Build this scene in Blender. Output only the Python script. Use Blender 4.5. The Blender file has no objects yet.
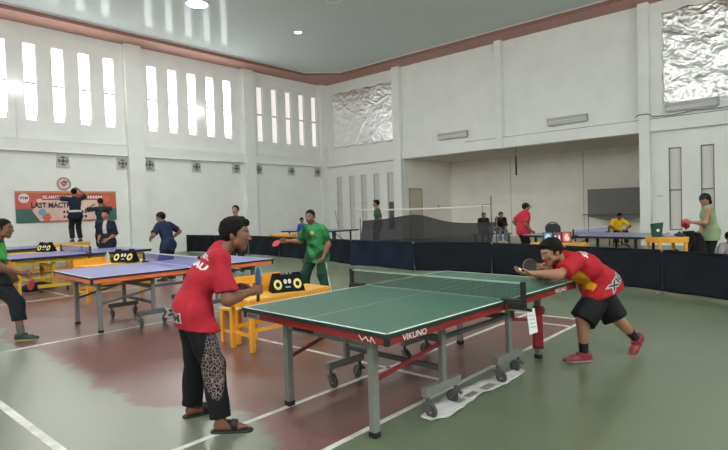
import bpy, bmesh, math, random
import numpy as np
from mathutils import Vector, Matrix
from mathutils.bvhtree import BVHTree
random.seed(3)
SC = bpy.context.scene
COL = SC.collection
# ------------------------------------------------------------------ camera
CAM_H, FOC = 1.4964, 530.3
YAW, PITCH, ROLL = math.radians(41.648), math.radians(-1.671), math.radians(-1.786)
_f = Vector((math.cos(YAW)*math.cos(PITCH), math.sin(YAW)*math.cos(PITCH), math.sin(PITCH)))
_r = Vector((math.sin(YAW), -math.cos(YAW), 0)); _u = _r.cross(_f)
_r, _u = _r*math.cos(ROLL)+_u*math.sin(ROLL), -_r*math.sin(ROLL)+_u*math.cos(ROLL)
cd = bpy.data.cameras.new('camera'); cam = bpy.data.objects.new('camera', cd); COL.objects.link(cam)
cam.matrix_world = Matrix(((_r.x, _u.x, -_f.x, 0), (_r.y, _u.y, -_f.y, 0), (_r.z, _u.z, -_f.z, CAM_H), (0, 0, 0, 1)))
cd.sensor_width = 36; cd.sensor_fit = 'HORIZONTAL'; cd.lens = FOC/728*36; cd.clip_end = 200; cd.clip_start = .05
SC.camera = cam
# ------------------------------------------------------------------ light and exposure
WIN_POWER = 4.0        # radiance of the sky seen through the frosted window panes
TAN_POWER = 0.30       # the bay that faces the neighbouring building
NEAR_FILL_POWER = 9.0       # unseen windows added as fill in the wall facing them, behind the camera
REAR_FILL_POWER = 7.5  # fill panes added in the other wall behind the camera
FLOOD_POWER = 90.0
SC.view_settings.view_transform = 'Standard'; SC.view_settings.look = 'None'
SC.view_settings.gamma = 1; SC.view_settings.exposure = 1.13; SC.view_settings.use_curve_mapping = False
w = bpy.data.worlds.new('world'); SC.world = w; w.use_nodes = True
w.node_tree.nodes['Background'].inputs[0].default_value = (.8, .88, 1, 1)
w.node_tree.nodes['Background'].inputs[1].default_value = 1.0
try:
    SC.cycles.use_denoising = True; SC.cycles.max_bounces = 10; SC.cycles.diffuse_bounces = 6; SC.cycles.transparent_max_bounces = 16
    SC.cycles.sample_clamp_indirect = 6
except Exception: pass

# ------------------------------------------------------------------ materials
MATS = {}
def srgb(r, g, b):
    f = lambda v: (v/255/12.92) if v/255 <= .04045 else ((v/255+.055)/1.055)**2.4
    return (f(r), f(g), f(b), 1)
def mat(name, col, rough=.6, metal=0, spec=.5, noise=0, nscale=6, bump=0, bscale=30, emit=None, alpha=None, attr=False, coat=0):
    if name in MATS: return MATS[name]
    m = bpy.data.materials.new(name); m.use_nodes = True; nt = m.node_tree; b = nt.nodes['Principled BSDF']
    if len(col) == 3: col = (*col, 1)
    b.inputs['Base Color'].default_value = col; b.inputs['Roughness'].default_value = rough
    b.inputs['Metallic'].default_value = metal; b.inputs['Specular IOR Level'].default_value = spec
    if coat: b.inputs['Coat Weight'].default_value = coat; b.inputs['Coat Roughness'].default_value = .1
    src = None
    if attr:
        a = nt.nodes.new('ShaderNodeAttribute'); a.attribute_name = 'tint'; src = a.outputs['Color']
    if noise:
        tc = nt.nodes.new('ShaderNodeTexCoord'); n = nt.nodes.new('ShaderNodeTexNoise')
        n.inputs['Scale'].default_value = nscale; n.inputs['Detail'].default_value = 5
        nt.links.new(tc.outputs['Object'], n.inputs['Vector'])
        mr = nt.nodes.new('ShaderNodeMapRange'); mr.inputs[1].default_value = .3; mr.inputs[2].default_value = .7
        mr.inputs[3].default_value = 1-noise; mr.inputs[4].default_value = 1+noise
        nt.links.new(n.outputs['Fac'], mr.inputs[0])
        mx = nt.nodes.new('ShaderNodeMix'); mx.data_type = 'RGBA'; mx.blend_type = 'MULTIPLY'; mx.inputs[0].default_value = 1
        if src: nt.links.new(src, mx.inputs[6])
        else: mx.inputs[6].default_value = col
        nt.links.new(mr.outputs[0], mx.inputs[7]); src = mx.outputs[2]
    if src: nt.links.new(src, b.inputs['Base Color'])
    if bump:
        tc = nt.nodes.new('ShaderNodeTexCoord'); n = nt.nodes.new('ShaderNodeTexNoise')
        n.inputs['Scale'].default_value = bscale; n.inputs['Detail'].default_value = 4
        nt.links.new(tc.outputs['Object'], n.inputs['Vector'])
        bp = nt.nodes.new('ShaderNodeBump'); bp.inputs['Strength'].default_value = bump; bp.inputs['Distance'].default_value = .02
        nt.links.new(n.outputs['Fac'], bp.inputs['Height']); nt.links.new(bp.outputs[0], b.inputs['Normal'])
    if emit:
        b.inputs['Emission Color'].default_value = (*emit[:3], 1); b.inputs['Emission Strength'].default_value = emit[3]
    if alpha is not None: b.inputs['Alpha'].default_value = alpha
    MATS[name] = m; return m

def floor_mat():
    m = bpy.data.materials.new('painted_concrete'); m.use_nodes = True; nt = m.node_tree; N = nt.nodes.new; L = nt.links.new
    b = nt.nodes['Principled BSDF']; tc = N('ShaderNodeTexCoord'); sp = N('ShaderNodeSeparateXYZ')
    n0 = N('ShaderNodeTexNoise'); n0.inputs['Scale'].default_value = 1.1; n0.inputs['Detail'].default_value = 6
    L(tc.outputs['Object'], n0.inputs['Vector'])
    def mth(op, a, c=None, cl=False):
        q = N('ShaderNodeMath'); q.operation = op; q.use_clamp = cl
        for i, v in enumerate((a, c)):
            if v is None: continue
            if isinstance(v, (int, float)): q.inputs[i].default_value = v
            else: L(v, q.inputs[i])
        return q.outputs[0]
    L(tc.outputs['Object'], sp.inputs[0]); X, Y = sp.outputs[0], sp.outputs[1]
    wob = mth('MULTIPLY', mth('SUBTRACT', n0.outputs['Fac'], .5), 1.6)
    xl = mth('MULTIPLY', mth('SUBTRACT', mth('ADD', X, wob), 1.95), 9, True)      # worn, ragged edge
    xr = mth('MULTIPLY', mth('SUBTRACT', 6.87, X), 60, True)
    yl = mth('MULTIPLY', mth('SUBTRACT', Y, 2.39), 60, True)
    yr = mth('MULTIPLY', mth('SUBTRACT', 15.79, Y), 60, True)
    mask = mth('MULTIPLY', mth('MULTIPLY', xl, xr), mth('MULTIPLY', yl, yr))
    # wear, scuffs
    n1 = N('ShaderNodeTexNoise'); n1.inputs['Scale'].default_value = 2.2; n1.inputs['Detail'].default_value = 5; n1.inputs['Roughness'].default_value = .5
    mp = N('ShaderNodeMapping'); mp.inputs['Scale'].default_value = (1, .35, 1); mp.inputs['Rotation'].default_value = (0, 0, .5)
    L(tc.outputs['Object'], mp.inputs[0]); L(mp.outputs[0], n1.inputs['Vector'])
    mr = N('ShaderNodeMapRange'); L(n1.outputs['Fac'], mr.inputs[0])
    mr.inputs[1].default_value = .3; mr.inputs[2].default_value = .75; mr.inputs[3].default_value = .88; mr.inputs[4].default_value = 1.12
    mx = N('ShaderNodeMix'); mx.data_type = 'RGBA'; L(mask, mx.inputs[0])
    worn_glare = mth('MULTIPLY', mth('MULTIPLY', mth('MULTIPLY', mth('SUBTRACT', 2.9, mth('ADD', X, wob)), 1.1, True), mth('MULTIPLY', mth('SUBTRACT', Y, 2.3), .8, True)), .7)  # pale zone: worn paint plus the window glare, put into the colour
    mg = N('ShaderNodeMix'); mg.data_type = 'RGBA'; L(worn_glare, mg.inputs[0]); mg.inputs[6].default_value = FLOOR_GREEN; mg.inputs[7].default_value = FLOOR_WORN_GLARE; L(mg.outputs[2], mx.inputs[6]); mx.inputs[7].default_value = FLOOR_RED
    m2 = N('ShaderNodeMix'); m2.data_type = 'RGBA'; m2.blend_type = 'MULTIPLY'; m2.inputs[0].default_value = 1
    L(mx.outputs[2], m2.inputs[6]); L(mr.outputs[0], m2.inputs[7])
    n3 = N('ShaderNodeTexNoise'); n3.inputs['Scale'].default_value = 1.3; n3.inputs['Detail'].default_value = 10; n3.inputs['Roughness'].default_value = .7
    L(tc.outputs['Object'], n3.inputs['Vector'])
    dm = N('ShaderNodeMapRange'); L(n3.outputs['Fac'], dm.inputs[0]); dm.inputs[1].default_value = .52; dm.inputs[2].default_value = .85; dm.inputs[4].default_value = .22
    m3 = N('ShaderNodeMix'); m3.data_type = 'RGBA'; L(dm.outputs[0], m3.inputs[0]); L(m2.outputs[2], m3.inputs[6]); m3.inputs[7].default_value = (.2, .21, .18, 1)
    L(m3.outputs[2], b.inputs['Base Color'])
    rr = N('ShaderNodeMapRange'); L(n1.outputs['Fac'], rr.inputs[0]); rr.inputs[1].default_value = .3; rr.inputs[2].default_value = .7
    rr.inputs[3].default_value = .28; rr.inputs[4].default_value = .36; L(rr.outputs[0], b.inputs['Roughness'])
    b.inputs['Specular IOR Level'].default_value = .9
    return m
FLOOR_GREEN = (.138, .176, .106, 1); FLOOR_RED = (.170, .074, .064, 1); FLOOR_WORN_GLARE = (.24, .255, .215, 1)

def net_mat(name, col, cell, wire, axes=(0, 2), haze=0.0):
    """open mesh: threads of width `wire` on a grid of `cell` metres, holes transparent"""
    m = bpy.data.materials.new(name); m.use_nodes = True; nt = m.node_tree; N = nt.nodes.new; L = nt.links.new
    b = nt.nodes['Principled BSDF']; b.inputs['Base Color'].default_value = (*col, 1); b.inputs['Roughness'].default_value = .8
    tc = N('ShaderNodeTexCoord'); sp = N('ShaderNodeSeparateXYZ'); L(tc.outputs['Object'], sp.inputs[0])
    outs = []
    for a in axes:
        q = N('ShaderNodeMath'); q.operation = 'PINGPONG'; q.inputs[1].default_value = cell/2; L(sp.outputs[a], q.inputs[0])
        c = N('ShaderNodeMath'); c.operation = 'LESS_THAN'; c.inputs[1].default_value = wire/2; L(q.outputs[0], c.inputs[0]); outs.append(c.outputs[0])
    mx = N('ShaderNodeMath'); mx.operation = 'MAXIMUM'; L(outs[0], mx.inputs[0]); L(outs[1], mx.inputs[1]); o = mx.outputs[0]
    if haze:
        h = N('ShaderNodeMath'); h.operation = 'MAXIMUM'; h.inputs[1].default_value = haze; L(o, h.inputs[0]); o = h.outputs[0]
    L(o, b.inputs['Alpha']); return m

def ceiling_mat():
    m = bpy.data.materials.new('glossy_ceiling_panels'); m.use_nodes = True; nt = m.node_tree; N = nt.nodes.new; L = nt.links.new
    out = nt.nodes['Material Output']; nt.nodes.remove(nt.nodes['Principled BSDF'])
    d = N('ShaderNodeBsdfDiffuse'); g = N('ShaderNodeBsdfGlossy'); mx = N('ShaderNodeMixShader')
    tc = N('ShaderNodeTexCoord'); wv = N('ShaderNodeTexWave'); wv.wave_type = 'BANDS'; wv.bands_direction = 'X'; wv.inputs['Scale'].default_value = 1.57
    L(tc.outputs['Object'], wv.inputs['Vector'])
    cr = N('ShaderNodeMapRange'); L(wv.outputs['Fac'], cr.inputs[0]); cr.inputs[1].default_value = .0; cr.inputs[2].default_value = .05; cr.inputs[3].default_value = .93; cr.inputs[4].default_value = 1
    mc = N('ShaderNodeMix'); mc.data_type = 'RGBA'; mc.blend_type = 'MULTIPLY'; mc.inputs[0].default_value = 1; mc.inputs[6].default_value = CEIL_COL
    L(cr.outputs[0], mc.inputs[7]); L(mc.outputs[2], d.inputs[0])
    g.inputs['Roughness'].default_value = .09; g.inputs[0].default_value = (.9, .95, 1, 1)
    mx.inputs[0].default_value = CEIL_GLOSS
    L(d.outputs[0], mx.inputs[1]); L(g.outputs[0], mx.inputs[2]); L(mx.outputs[0], out.inputs[0])
    return m
CEIL_COL = (.63, .67, .66, 1); CEIL_GLOSS = .04

def pane_mat(name, top, low, power):
    """frosted window pane lit by the sky; a neighbouring roof shows along its foot"""
    m = bpy.data.materials.new(name); m.use_nodes = True; nt = m.node_tree; N = nt.nodes.new; L = nt.links.new
    b = nt.nodes['Principled BSDF']; tc = N('ShaderNodeTexCoord'); sp = N('ShaderNodeSeparateXYZ'); L(tc.outputs['Object'], sp.inputs[0])
    mr = N('ShaderNodeMapRange'); L(sp.outputs[2], mr.inputs[0]); mr.inputs[1].default_value = -1.06; mr.inputs[2].default_value = -1.02
    mx = N('ShaderNodeMix'); mx.data_type = 'RGBA'; L(mr.outputs[0], mx.inputs[0]); mx.inputs[6].default_value = (*low, 1); mx.inputs[7].default_value = (*top, 1)
    b.inputs['Base Color'].default_value = (.7, .72, .72, 1); b.inputs['Roughness'].default_value = .3
    L(mx.outputs[2], b.inputs['Emission Color']); b.inputs['Emission Strength'].default_value = power
    return m

# ------------------------------------------------------------------ mesh helpers
class MB:
    def __init__(s): s.v = []; s.f = []; s.m = []; s.sm = []
    def add(s, vs, fs, mi=0, smooth=False):
        o = len(s.v); s.v += [tuple(p) for p in vs]; s.f += [tuple(i+o for i in f) for f in fs]; s.m += [mi]*len(fs); s.sm += [smooth]*len(fs); return s
    def box(s, c, d, M=None, mi=0):
        x, y, z = d[0]/2, d[1]/2, d[2]/2
        vs = [Vector((a*x, b*y, e*z)) for a in (-1, 1) for b in (-1, 1) for e in (-1, 1)]
        vs = [(M @ p if M else p)+Vector(c) for p in vs]
        return s.add(vs, [(0, 1, 3, 2), (4, 6, 7, 5), (0, 4, 5, 1), (2, 3, 7, 6), (0, 2, 6, 4), (1, 5, 7, 3)], mi)
    def bb(s, x0, x1, y0, y1, z0, z1, mi=0): return s.box(((x0+x1)/2, (y0+y1)/2, (z0+z1)/2), (abs(x1-x0), abs(y1-y0), abs(z1-z0)), None, mi)
    def bar(s, a, b, w, h, mi=0, up=(0, 0, 1)):
        a, b = Vector(a), Vector(b); d = b-a; L = d.length; x = d.normalized(); u = Vector(up)
        if abs(x.dot(u)) > .98: u = Vector((1, 0, 0))
        y = u.cross(x).normalized(); z = x.cross(y)
        return s.box((a+b)/2, (L, w, h), Matrix((x, y, z)).transposed(), mi)
    def cyl(s, a, b, ra, rb=None, n=14, mi=0, cap=True):
        rb = ra if rb is None else rb; a, b = Vector(a), Vector(b); x = (b-a).normalized(); u = Vector((0, 0, 1)) if abs(x.z) < .9 else Vector((1, 0, 0))
        y = u.cross(x).normalized(); z = x.cross(y); vs = []
        for p, r in ((a, ra), (b, rb)):
            vs += [p+(y*math.cos(t)+z*math.sin(t))*r for t in [2*math.pi*i/n for i in range(n)]]
        s.add(vs, [(i, (i+1) % n, n+(i+1) % n, n+i) for i in range(n)], mi, True)
        if cap: s.add(vs[:n], [tuple(range(n-1, -1, -1))], mi); s.add(vs[n:], [tuple(range(n))], mi)
        return s
    def tube(s, pts, r, n=8, mi=0):
        for a, b in zip(pts, pts[1:]): s.cyl(a, b, r, r, n, mi)
        return s
    def lathe(s, c, prof, n=20, mi=0, axis=None):
        M = axis or Matrix.Identity(3); vs = []
        for r, z in prof: vs += [Vector(c)+M @ Vector((r*math.cos(2*math.pi*i/n), r*math.sin(2*math.pi*i/n), z)) for i in range(n)]
        fs = [(j*n+i, j*n+(i+1) % n, (j+1)*n+(i+1) % n, (j+1)*n+i) for j in range(len(prof)-1) for i in range(n)]
        return s.add(vs, fs, mi, True)
    def torus(s, c, R, r, M=None, n=28, k=8, mi=0, sx=1):
        M = M or Matrix.Identity(3); vs = []
        for i in range(n):
            t = 2*math.pi*i/n
            for j in range(k):
                q = 2*math.pi*j/k; vs.append(Vector(c)+M @ Vector(((R+r*math.cos(q))*math.cos(t)*sx, (R+r*math.cos(q))*math.sin(t), r*math.sin(q))))
        return s.add(vs, [(i*k+j, ((i+1) % n)*k+j, ((i+1) % n)*k+(j+1) % k, i*k+(j+1) % k) for i in range(n) for j in range(k)], mi, True)
    def quad(s, a, b, c, d, mi=0): return s.add([a, b, c, d], [(0, 1, 2, 3)], mi)
    def grid(s, fn, nu, nv, mi=0):
        vs = [fn(i/nu, j/nv) for j in range(nv+1) for i in range(nu+1)]
        return s.add(vs, [(j*(nu+1)+i, j*(nu+1)+i+1, (j+1)*(nu+1)+i+1, (j+1)*(nu+1)+i) for j in range(nv) for i in range(nu)], mi, True)
    def build(s, name, mats, parent=None, bevel=0, solid=0):
        me = bpy.data.meshes.new(name); me.from_pydata(s.v, [], s.f); me.update()
        for q in (mats if isinstance(mats, (list, tuple)) else [mats]): me.materials.append(q)
        me.polygons.foreach_set('material_index', s.m); me.polygons.foreach_set('use_smooth', s.sm)
        o = bpy.data.objects.new(name, me); COL.objects.link(o)
        if parent: o.parent = parent
        if solid:
            k = o.modifiers.new('s', 'SOLIDIFY'); k.thickness = solid; k.offset = 0
        if bevel:
            k = o.modifiers.new('b', 'BEVEL'); k.width = bevel; k.segments = 2; k.limit_method = 'ANGLE'; k.harden_normals = False
        return o
def tag(o, label, cat, group=None, kind=None):
    o['label'] = label; o['category'] = cat
    if group: o['group'] = group
    if kind: o['kind'] = kind
    return o
def thing(name, label, cat, loc=(0, 0, 0), rz=0, group=None):
    o = bpy.data.objects.new(name, None); COL.objects.link(o); o.empty_display_size = .1
    o.location = loc; o.rotation_euler = (0, 0, rz); return tag(o, label, cat, group)
def struct(o, label=None, cat=None):
    o['kind'] = 'structure'
    if label: o['label'] = label; o['category'] = cat
    return o
def copy_tree(o, parent=None):
    c = o.copy(); COL.objects.link(c)
    if parent: c.parent = parent
    for ch in list(o.children): copy_tree(ch, c)
    return c
def text_mesh(s, size, depth=0, bold=.0, align='CENTER'):
    cu = bpy.data.curves.new('t', 'FONT'); cu.body = s; cu.size = size; cu.align_x = align; cu.align_y = 'CENTER'; cu.offset = bold; cu.extrude = depth; cu.resolution_u = 3
    o = bpy.data.objects.new('t', cu); COL.objects.link(o); dg = bpy.context.evaluated_depsgraph_get(); dg.update()
    me = bpy.data.meshes.new_from_object(o.evaluated_get(dg)); bpy.data.objects.remove(o); bpy.data.curves.remove(cu); return me
def text(name, s, size, loc, R, m, parent=None, bold=.0, sx=1, depth=0):
    """flat lettering; R: Matrix3 whose columns are right, up, out"""
    me = text_mesh(s, size, depth, bold); me.name = name
    me.transform(Matrix.Translation(loc) @ R.to_4x4() @ Matrix.Diagonal((sx, 1, 1, 1))); me.materials.clear(); me.materials.append(m)
    o = bpy.data.objects.new(name, me); COL.objects.link(o)
    if parent: o.parent = parent
    return o
def frame(r, u):
    r = Vector(r).normalized(); u = Vector(u).normalized(); return Matrix((r, u, r.cross(u))).transposed()
# ------------------------------------------------------------------ the hall
XW, YW, ZS, ZC = 19.74, 20.12, 8.02, 8.17      # far right wall, window wall, soffit, ceiling
XB, YB = -5.0, -5.0                             # the two walls behind the camera
Z1, Z2 = 3.78, 4.2                              # ring beam
M_WALL = mat('white_wall_paint', (.77, .785, .76), .75, noise=.035, nscale=1.5, bump=.08, bscale=8)
M_WALL2 = mat('dull_alcove_paint', (.86, .835, .79), .8, noise=.05, nscale=.9)
M_COVE = mat('brown_cornice_paint', srgb(180, 133, 121), .6, noise=.06, nscale=3)
M_COVE2 = mat('dark_brown_fascia', srgb(140, 96, 86), .55)
M_TRIMW = mat('white_moulding', (.75, .76, .75), .5)
M_GREYW = mat('grey_blocked_glass', (.60, .605, .59), .5)
M_ALU = mat('aluminium', (.55, .56, .56), .35, metal=.9)
M_DKALU = mat('dark_aluminium_frame', (.16, .17, .19), .4, metal=.6)
M_LINE = mat('worn_white_floor_paint', (.62, .63, .58), .5, noise=.25, nscale=7)
M_BLACK = mat('black_plastic', (.012, .012, .013), .45)
M_RUB = mat('black_rubber', (.02, .02, .02), .8)

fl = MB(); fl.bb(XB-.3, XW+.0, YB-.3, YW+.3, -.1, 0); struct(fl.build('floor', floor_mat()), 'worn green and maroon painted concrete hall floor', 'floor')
fa = MB(); fa.bb(XW, 24.3, 4.7, 15.2, -.1, 0); struct(fa.build('floor_alcove', mat('pale_alcove_floor', (.48, .44, .36), .5, noise=.08)), 'pale cream floor of the recessed alcove', 'floor')
ln = MB()
def fline(x0, y0, x1, y1, w=.045):
    ln.bar((x0, y0, .001), (x1, y1, .001), w, .002)
fline(.77, 2.39, 6.87, 2.39); fline(.77, 3.15, 6.87, 3.15); fline(6.87, 2.39, 6.87, 15.79); fline(6.41, 2.39, 6.41, 15.79)
fline(1.2, 2.39, 1.2, 15.79, .06); fline(.77, 2.39, .77, 15.79); fline(3.82, 2.39, 3.82, 7.11); fline(.77, 7.11, 6.87, 7.11); fline(.77, 11.07, 6.87, 11.07)
fline(3.82, 11.07, 3.82, 15.79); fline(.77, 15.79, 6.87, 15.79)
struct(ln.build('floor_markings', M_LINE), 'worn white badminton court lines painted on the floor', 'floor markings')

# window wall, with slit windows cut through
SP = .865
bays = [[1.55+SP*i for i in range(5)], [6.05-SP*1+SP*i for i in range(5)], [10.30+SP*i for i in range(5)], [15.55+SP*i for i in range(5)]]
bays[0] = [.0+SP*i for i in range(4)]
WW, WZ0, WZ1, WZT = .36, 4.81, 7.39, 6.09
M_PANE = pane_mat('sky_lit_frosted_pane', (1, 1, 1), (.11, .09, .095), WIN_POWER)
M_PANET = pane_mat('building_lit_frosted_pane', (.95, .86, .79), (.8, .72, .66), TAN_POWER)
M_PANER = pane_mat('added_rear_fill_pane', (1, .955, .89), (.8, .75, .7), REAR_FILL_POWER)
M_PANEN = pane_mat('added_near_fill_pane', (.97, .99, 1), (.8, .75, .7), NEAR_FILL_POWER)
def slit_wall(name, u0, u1, centres, P, depth=.16):
    """wall in the plane P(u, d, z): u along the wall, d outward; slit holes with reveals"""
    b = MB(); us = sorted([u0, u1]+[c+s*WW/2 for c in centres for s in (-1, 1)]); zs = [0, WZ0, WZ1, ZC+.15]
    for a, c in zip(us, us[1:]):
        for z0, z1 in zip(zs, zs[1:]):
            if z0 == WZ0 and any(abs((a+c)/2-q) < .01 for q in centres): continue
            b.quad(P(a, 0, z0), P(c, 0, z0), P(c, 0, z1), P(a, 0, z1))
    b.quad(P(u0, .3, 0), P(u1, .3, 0), P(u1, .3, ZC+.15), P(u0, .3, ZC+.15))if False else None
    for q in centres:
        a, c = q-WW/2, q+WW/2
        b.quad(P(a, 0, WZ0), P(a, depth, WZ0), P(a, depth, WZ1), P(a, 0, WZ1)); b.quad(P(c, 0, WZ0), P(c, depth, WZ0), P(c, depth, WZ1), P(c, 0, WZ1))
        b.quad(P(a, 0, WZ0), P(c, 0, WZ0), P(c, depth, WZ0), P(a, depth, WZ0)); b.quad(P(a, 0, WZ1), P(c, 0, WZ1), P(c, depth, WZ1), P(a, depth, WZ1))
    return struct(b.build(name, M_WALL))
wn = 0
def slit_window(q, P, pm):
    global wn
    wn += 1
    zc = (WZ0+WZ1)/2; ctr = Vector(P(q, .08, zc)); f = MB()
    dz = (WZ1-WZ0)/2
    def bx(u0, u1, d0, d1, z0, z1): 
        p, r = Vector(P(q+u0, .08+d0, zc+z0))-ctr, Vector(P(q+u1, .08+d1, zc+z1))-ctr; f.bb(p.x, r.x, p.y, r.y, p.z, r.z)
    h = WW/2
    bx(-h, -h+.02, -.02, .02, -dz, dz); bx(h-.02, h, -.02, .02, -dz, dz); bx(-h, h, -.02, .02, dz-.02, dz); bx(-h, h, -.02, .02, -dz, -dz+.03)
    bx(-h, h, -.03, .02, WZT-zc-.035, WZT-zc+.035)
    o = struct(f.build('window_%d' % wn, mat('grey_window_frame', (.5, .5, .5), .5))); o.location = ctr
    g = MB(); p, r = Vector(P(q-h+.01, .085, zc-dz+.01))-ctr, Vector(P(q+h-.01, .095, zc+dz-.01))-ctr
    g.bb(p.x, r.x, p.y, r.y, p.z, r.z); g.build('pane', pm, o)
PL = lambda u, d, z: (u, YW+d, z)
slit_wall('wall_left', XB, XW, sum(bays, []), PL)
for k, bay in enumerate(bays):
    for q in bay: slit_window(q, PL, M_PANET if k == 3 else M_PANE)
PN = lambda u, d, z: (u, YB-d, z)
rear = [-3.5+SP*i for i in range(5)]+[1.5+SP*i for i in range(5)]+[6.5+SP*i for i in range(5)]+[11.5+SP*i for i in range(5)]  # unseen windows, added to light the window wall and the hall
slit_wall('wall_near', XB, XW, rear, PN)
for q in rear: slit_window(q, PN, M_PANEN)
PBk = lambda u, d, z: (XB-d, u, z)
rear2 = [-3.5+SP*i for i in range(5)]+[1.5+SP*i for i in range(5)]+[6.5+SP*i for i in range(5)]+[11.5+SP*i for i in range(5)]  # second unseen set, added to light the far right wall
slit_wall('wall_behind', YB, YW, rear2, PBk)
for q in rear2: slit_window(q, PBk, M_PANER)

# the far wall (right in the picture) with its alcove
wr_ = MB()
Y_A, Y_B, XA = 14.93, 4.93, 23.7
wr_.bb(XW, XW+.25, YB, YW, Z1, ZC+.15)                 # upper wall
wr_.bb(XW, XW+.25, Y_A, 15.45, 0, Z1)
NY = [19.18, 18.30, 17.50, 16.67, 15.80]; NW = .38
RY = [3.90, 3.00, 2.1, 1.2]; RW = .37
def niche_wall(ya, yb, cs, w, z0, z1):
    ys = sorted([ya, yb]+[c+s*w/2 for c in cs for s in (-1, 1)])
    for a, c in zip(ys, ys[1:]):
        if any(abs((a+c)/2-q) < .01 for q in cs):
            wr_.bb(XW, XW+.25, a, c, 0, z0); wr_.bb(XW, XW+.25, a, c, z1, Z1); wr_.bb(XW+.10, XW+.25, a, c, z0, z1)
        else: wr_.bb(XW, XW+.25, a, c, 0, Z1)
niche_wall(15.45, YW, NY, NW, .5, 3.22); niche_wall(YB, Y_B, RY, RW, .5, 3.21)
struct(wr_.build('wall_right', M_WALL))
aw = MB(); aw.bb(XA, XA+.2, Y_B-.2, Y_A+.2, 0, Z1+.1); aw.bb(XW+.25, XA, Y_A, Y_A+.2, 0, Z1+.1); aw.bb(XW+.25, XA, Y_B-.2, Y_B, 0, Z1+.1)
struct(aw.build('wall_alcove', M_WALL2))
ac = MB(); ac.bb(XW+.25, XA, Y_B, Y_A, Z1, Z1+.1); struct(ac.build('ceiling_alcove', mat('tan_alcove_ceiling', (.58, .53, .46), .8)))
aj = MB()
for y in (8.2, 11.6): aj.bb(XA-.012, XA, y-.012, y+.012, 0, Z1)
struct(aj.build('trim_1', mat('grey_joint', (.45, .45, .43), .8)))
# slit windows of that wall, all blocked from behind
k = 0
for cs, w, z0, z1, mm, fw in ((NY, NW, .5, 3.22, mat('grey_niche_frame', (.44, .45, .44), .6), .03), (RY, RW, .5, 3.21, M_DKALU, .032)):
    for y in cs:
        k += 1; wn += 1; f = MB(); zm = (z0+z1)/2; h = w/2; dz = (z1-z0)/2; x0, x1 = (-.06, -.02) if mm is M_DKALU else (-.05, .0)
        f.bb(x0, x1, -h, -h+fw, -dz, dz); f.bb(x0, x1, h-fw, h, -dz, dz); f.bb(x0, x1, -h, h, dz-fw, dz); f.bb(x0, x1, -h, h, -dz, -dz+fw); f.bb(x0-.01, x1, -h, h, -.05, -.015)
        o = struct(f.build('window_%d' % wn, mm)); o.location = (XW+.08, y, zm)
        g = MB(); pm = M_GREYW if mm is not M_DKALU else mat('cream_blocked_glass', (.66, .655, .61), .5)
        g.bb(-.012, .0, -h+.005, h-.005, -.03, dz-.005); g.build('pane', pm, o)
        g = MB(); g.bb(-.012, .0, -h+.005, h-.005, -dz+.005, -.03); g.build('pane', mat('dark_gap', (.10, .09, .085), .6) if y == NY[4] else pm, o)
# pilasters and beams
M_BEAM = M_WALL
for i, (x0, x1) in enumerate(((-.9, -.3), (4.0, 4.55), (9.17, 9.8), (14.5, 15.06), (19.3, XW))):
    p = MB(); p.bb(x0, x1, YW-.22, YW, 0, ZS); struct(p.build('trim_%d' % (i+2), M_BEAM))
for i, (y0, y1, z0) in enumerate(((14.95, 15.36, 0), (9.86, 10.14, Z1-.02), (4.58, 4.90, 0), (-.6, -.2, 0))):
    p = MB(); p.bb(XW-.26, XW, y0, y1, z0, ZS); struct(p.build('trim_%d' % (i+7), M_BEAM))
b = MB(); b.bb(XB, XW, YW-.12, YW, Z1, Z2); b.bb(XB, XW, YW-.135, YW, Z2-.02, Z2); b.bb(XB, XW, YW-.16, YW-.12, Z1-.0, Z1+.025); struct(b.build('trim_11', M_BEAM))
b = MB(); b.bb(XW-.16, XW, YB, YW, Z1, Z2); b.bb(XW-.19, XW-.16, Y_A, YW, Z1, Z1+.02); struct(b.build('trim_12', M_BEAM))
# dirt line where the wall meets the beam top
b = MB(); b.bb(XW-.165, XW-.155, 4.9, 9.86, Z2-.015, Z2+.004); b.bb(XW-.165, XW-.155, 10.14, 11.6, Z2-.015, Z2+.004); b.bb(XW-.165, XW-.155, 2.4, 4.58, Z2-.015, Z2+.006)
struct(b.build('trim_13', mat('grime', (.2, .2, .19), .9)))
# soffit, fascia, ceiling
SX, SY, CH = 1.0, 1.05, 1.25       # soffit width on the two far walls, corner chamfer
xi, yi = XW-SX, YW-SY
inner = [(XB, yi), (xi-CH, yi), (xi, yi-CH), (xi, YB)]
so = MB()
so.add([(XB, YW, ZS), (XW, YW, ZS), (XW, YB, ZS)]+[(x, y, ZS) for x, y in inner], [(0, 3, 4, 1), (1, 4, 5), (1, 5, 6, 2)])
so.add([(XB, YW, ZS+.1), (XW, YW, ZS+.1), (XW, YB, ZS+.1)]+[(x, y, ZS+.1) for x, y in inner], [(0, 1, 4, 3), (1, 5, 4), (1, 2, 6, 5)])
struct(so.build('trim_14', M_COVE))
fa = MB(); mo = MB()
for (a, c) in zip(inner, inner[1:]):
    fa.bar((a[0], a[1], ZS+.055), (c[0], c[1], ZS+.055), .04, .12)
    mo.bar((a[0], a[1], ZC-.012), (c[0], c[1], ZC-.012), .10, .035)
struct(fa.build('trim_15', M_COVE2)); struct(mo.build('trim_16', M_TRIMW))
ce = MB(); ce.add([(XB-.2, YB-.2, ZC), (XW+.2, YB-.2, ZC), (XW+.2, YW+.2, ZC), (XB-.2, YW+.2, ZC)], [(0, 1, 2, 3)])
ce.add([(XB-.2, YB-.2, ZC+.1), (XW+.2, YB-.2, ZC+.1), (XW+.2, YW+.2, ZC+.1), (XB-.2, YW+.2, ZC+.1)], [(3, 2, 1, 0)])
struct(ce.build('ceiling', ceiling_mat()), 'glossy grey panelled hall ceiling', 'ceiling')
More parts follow.
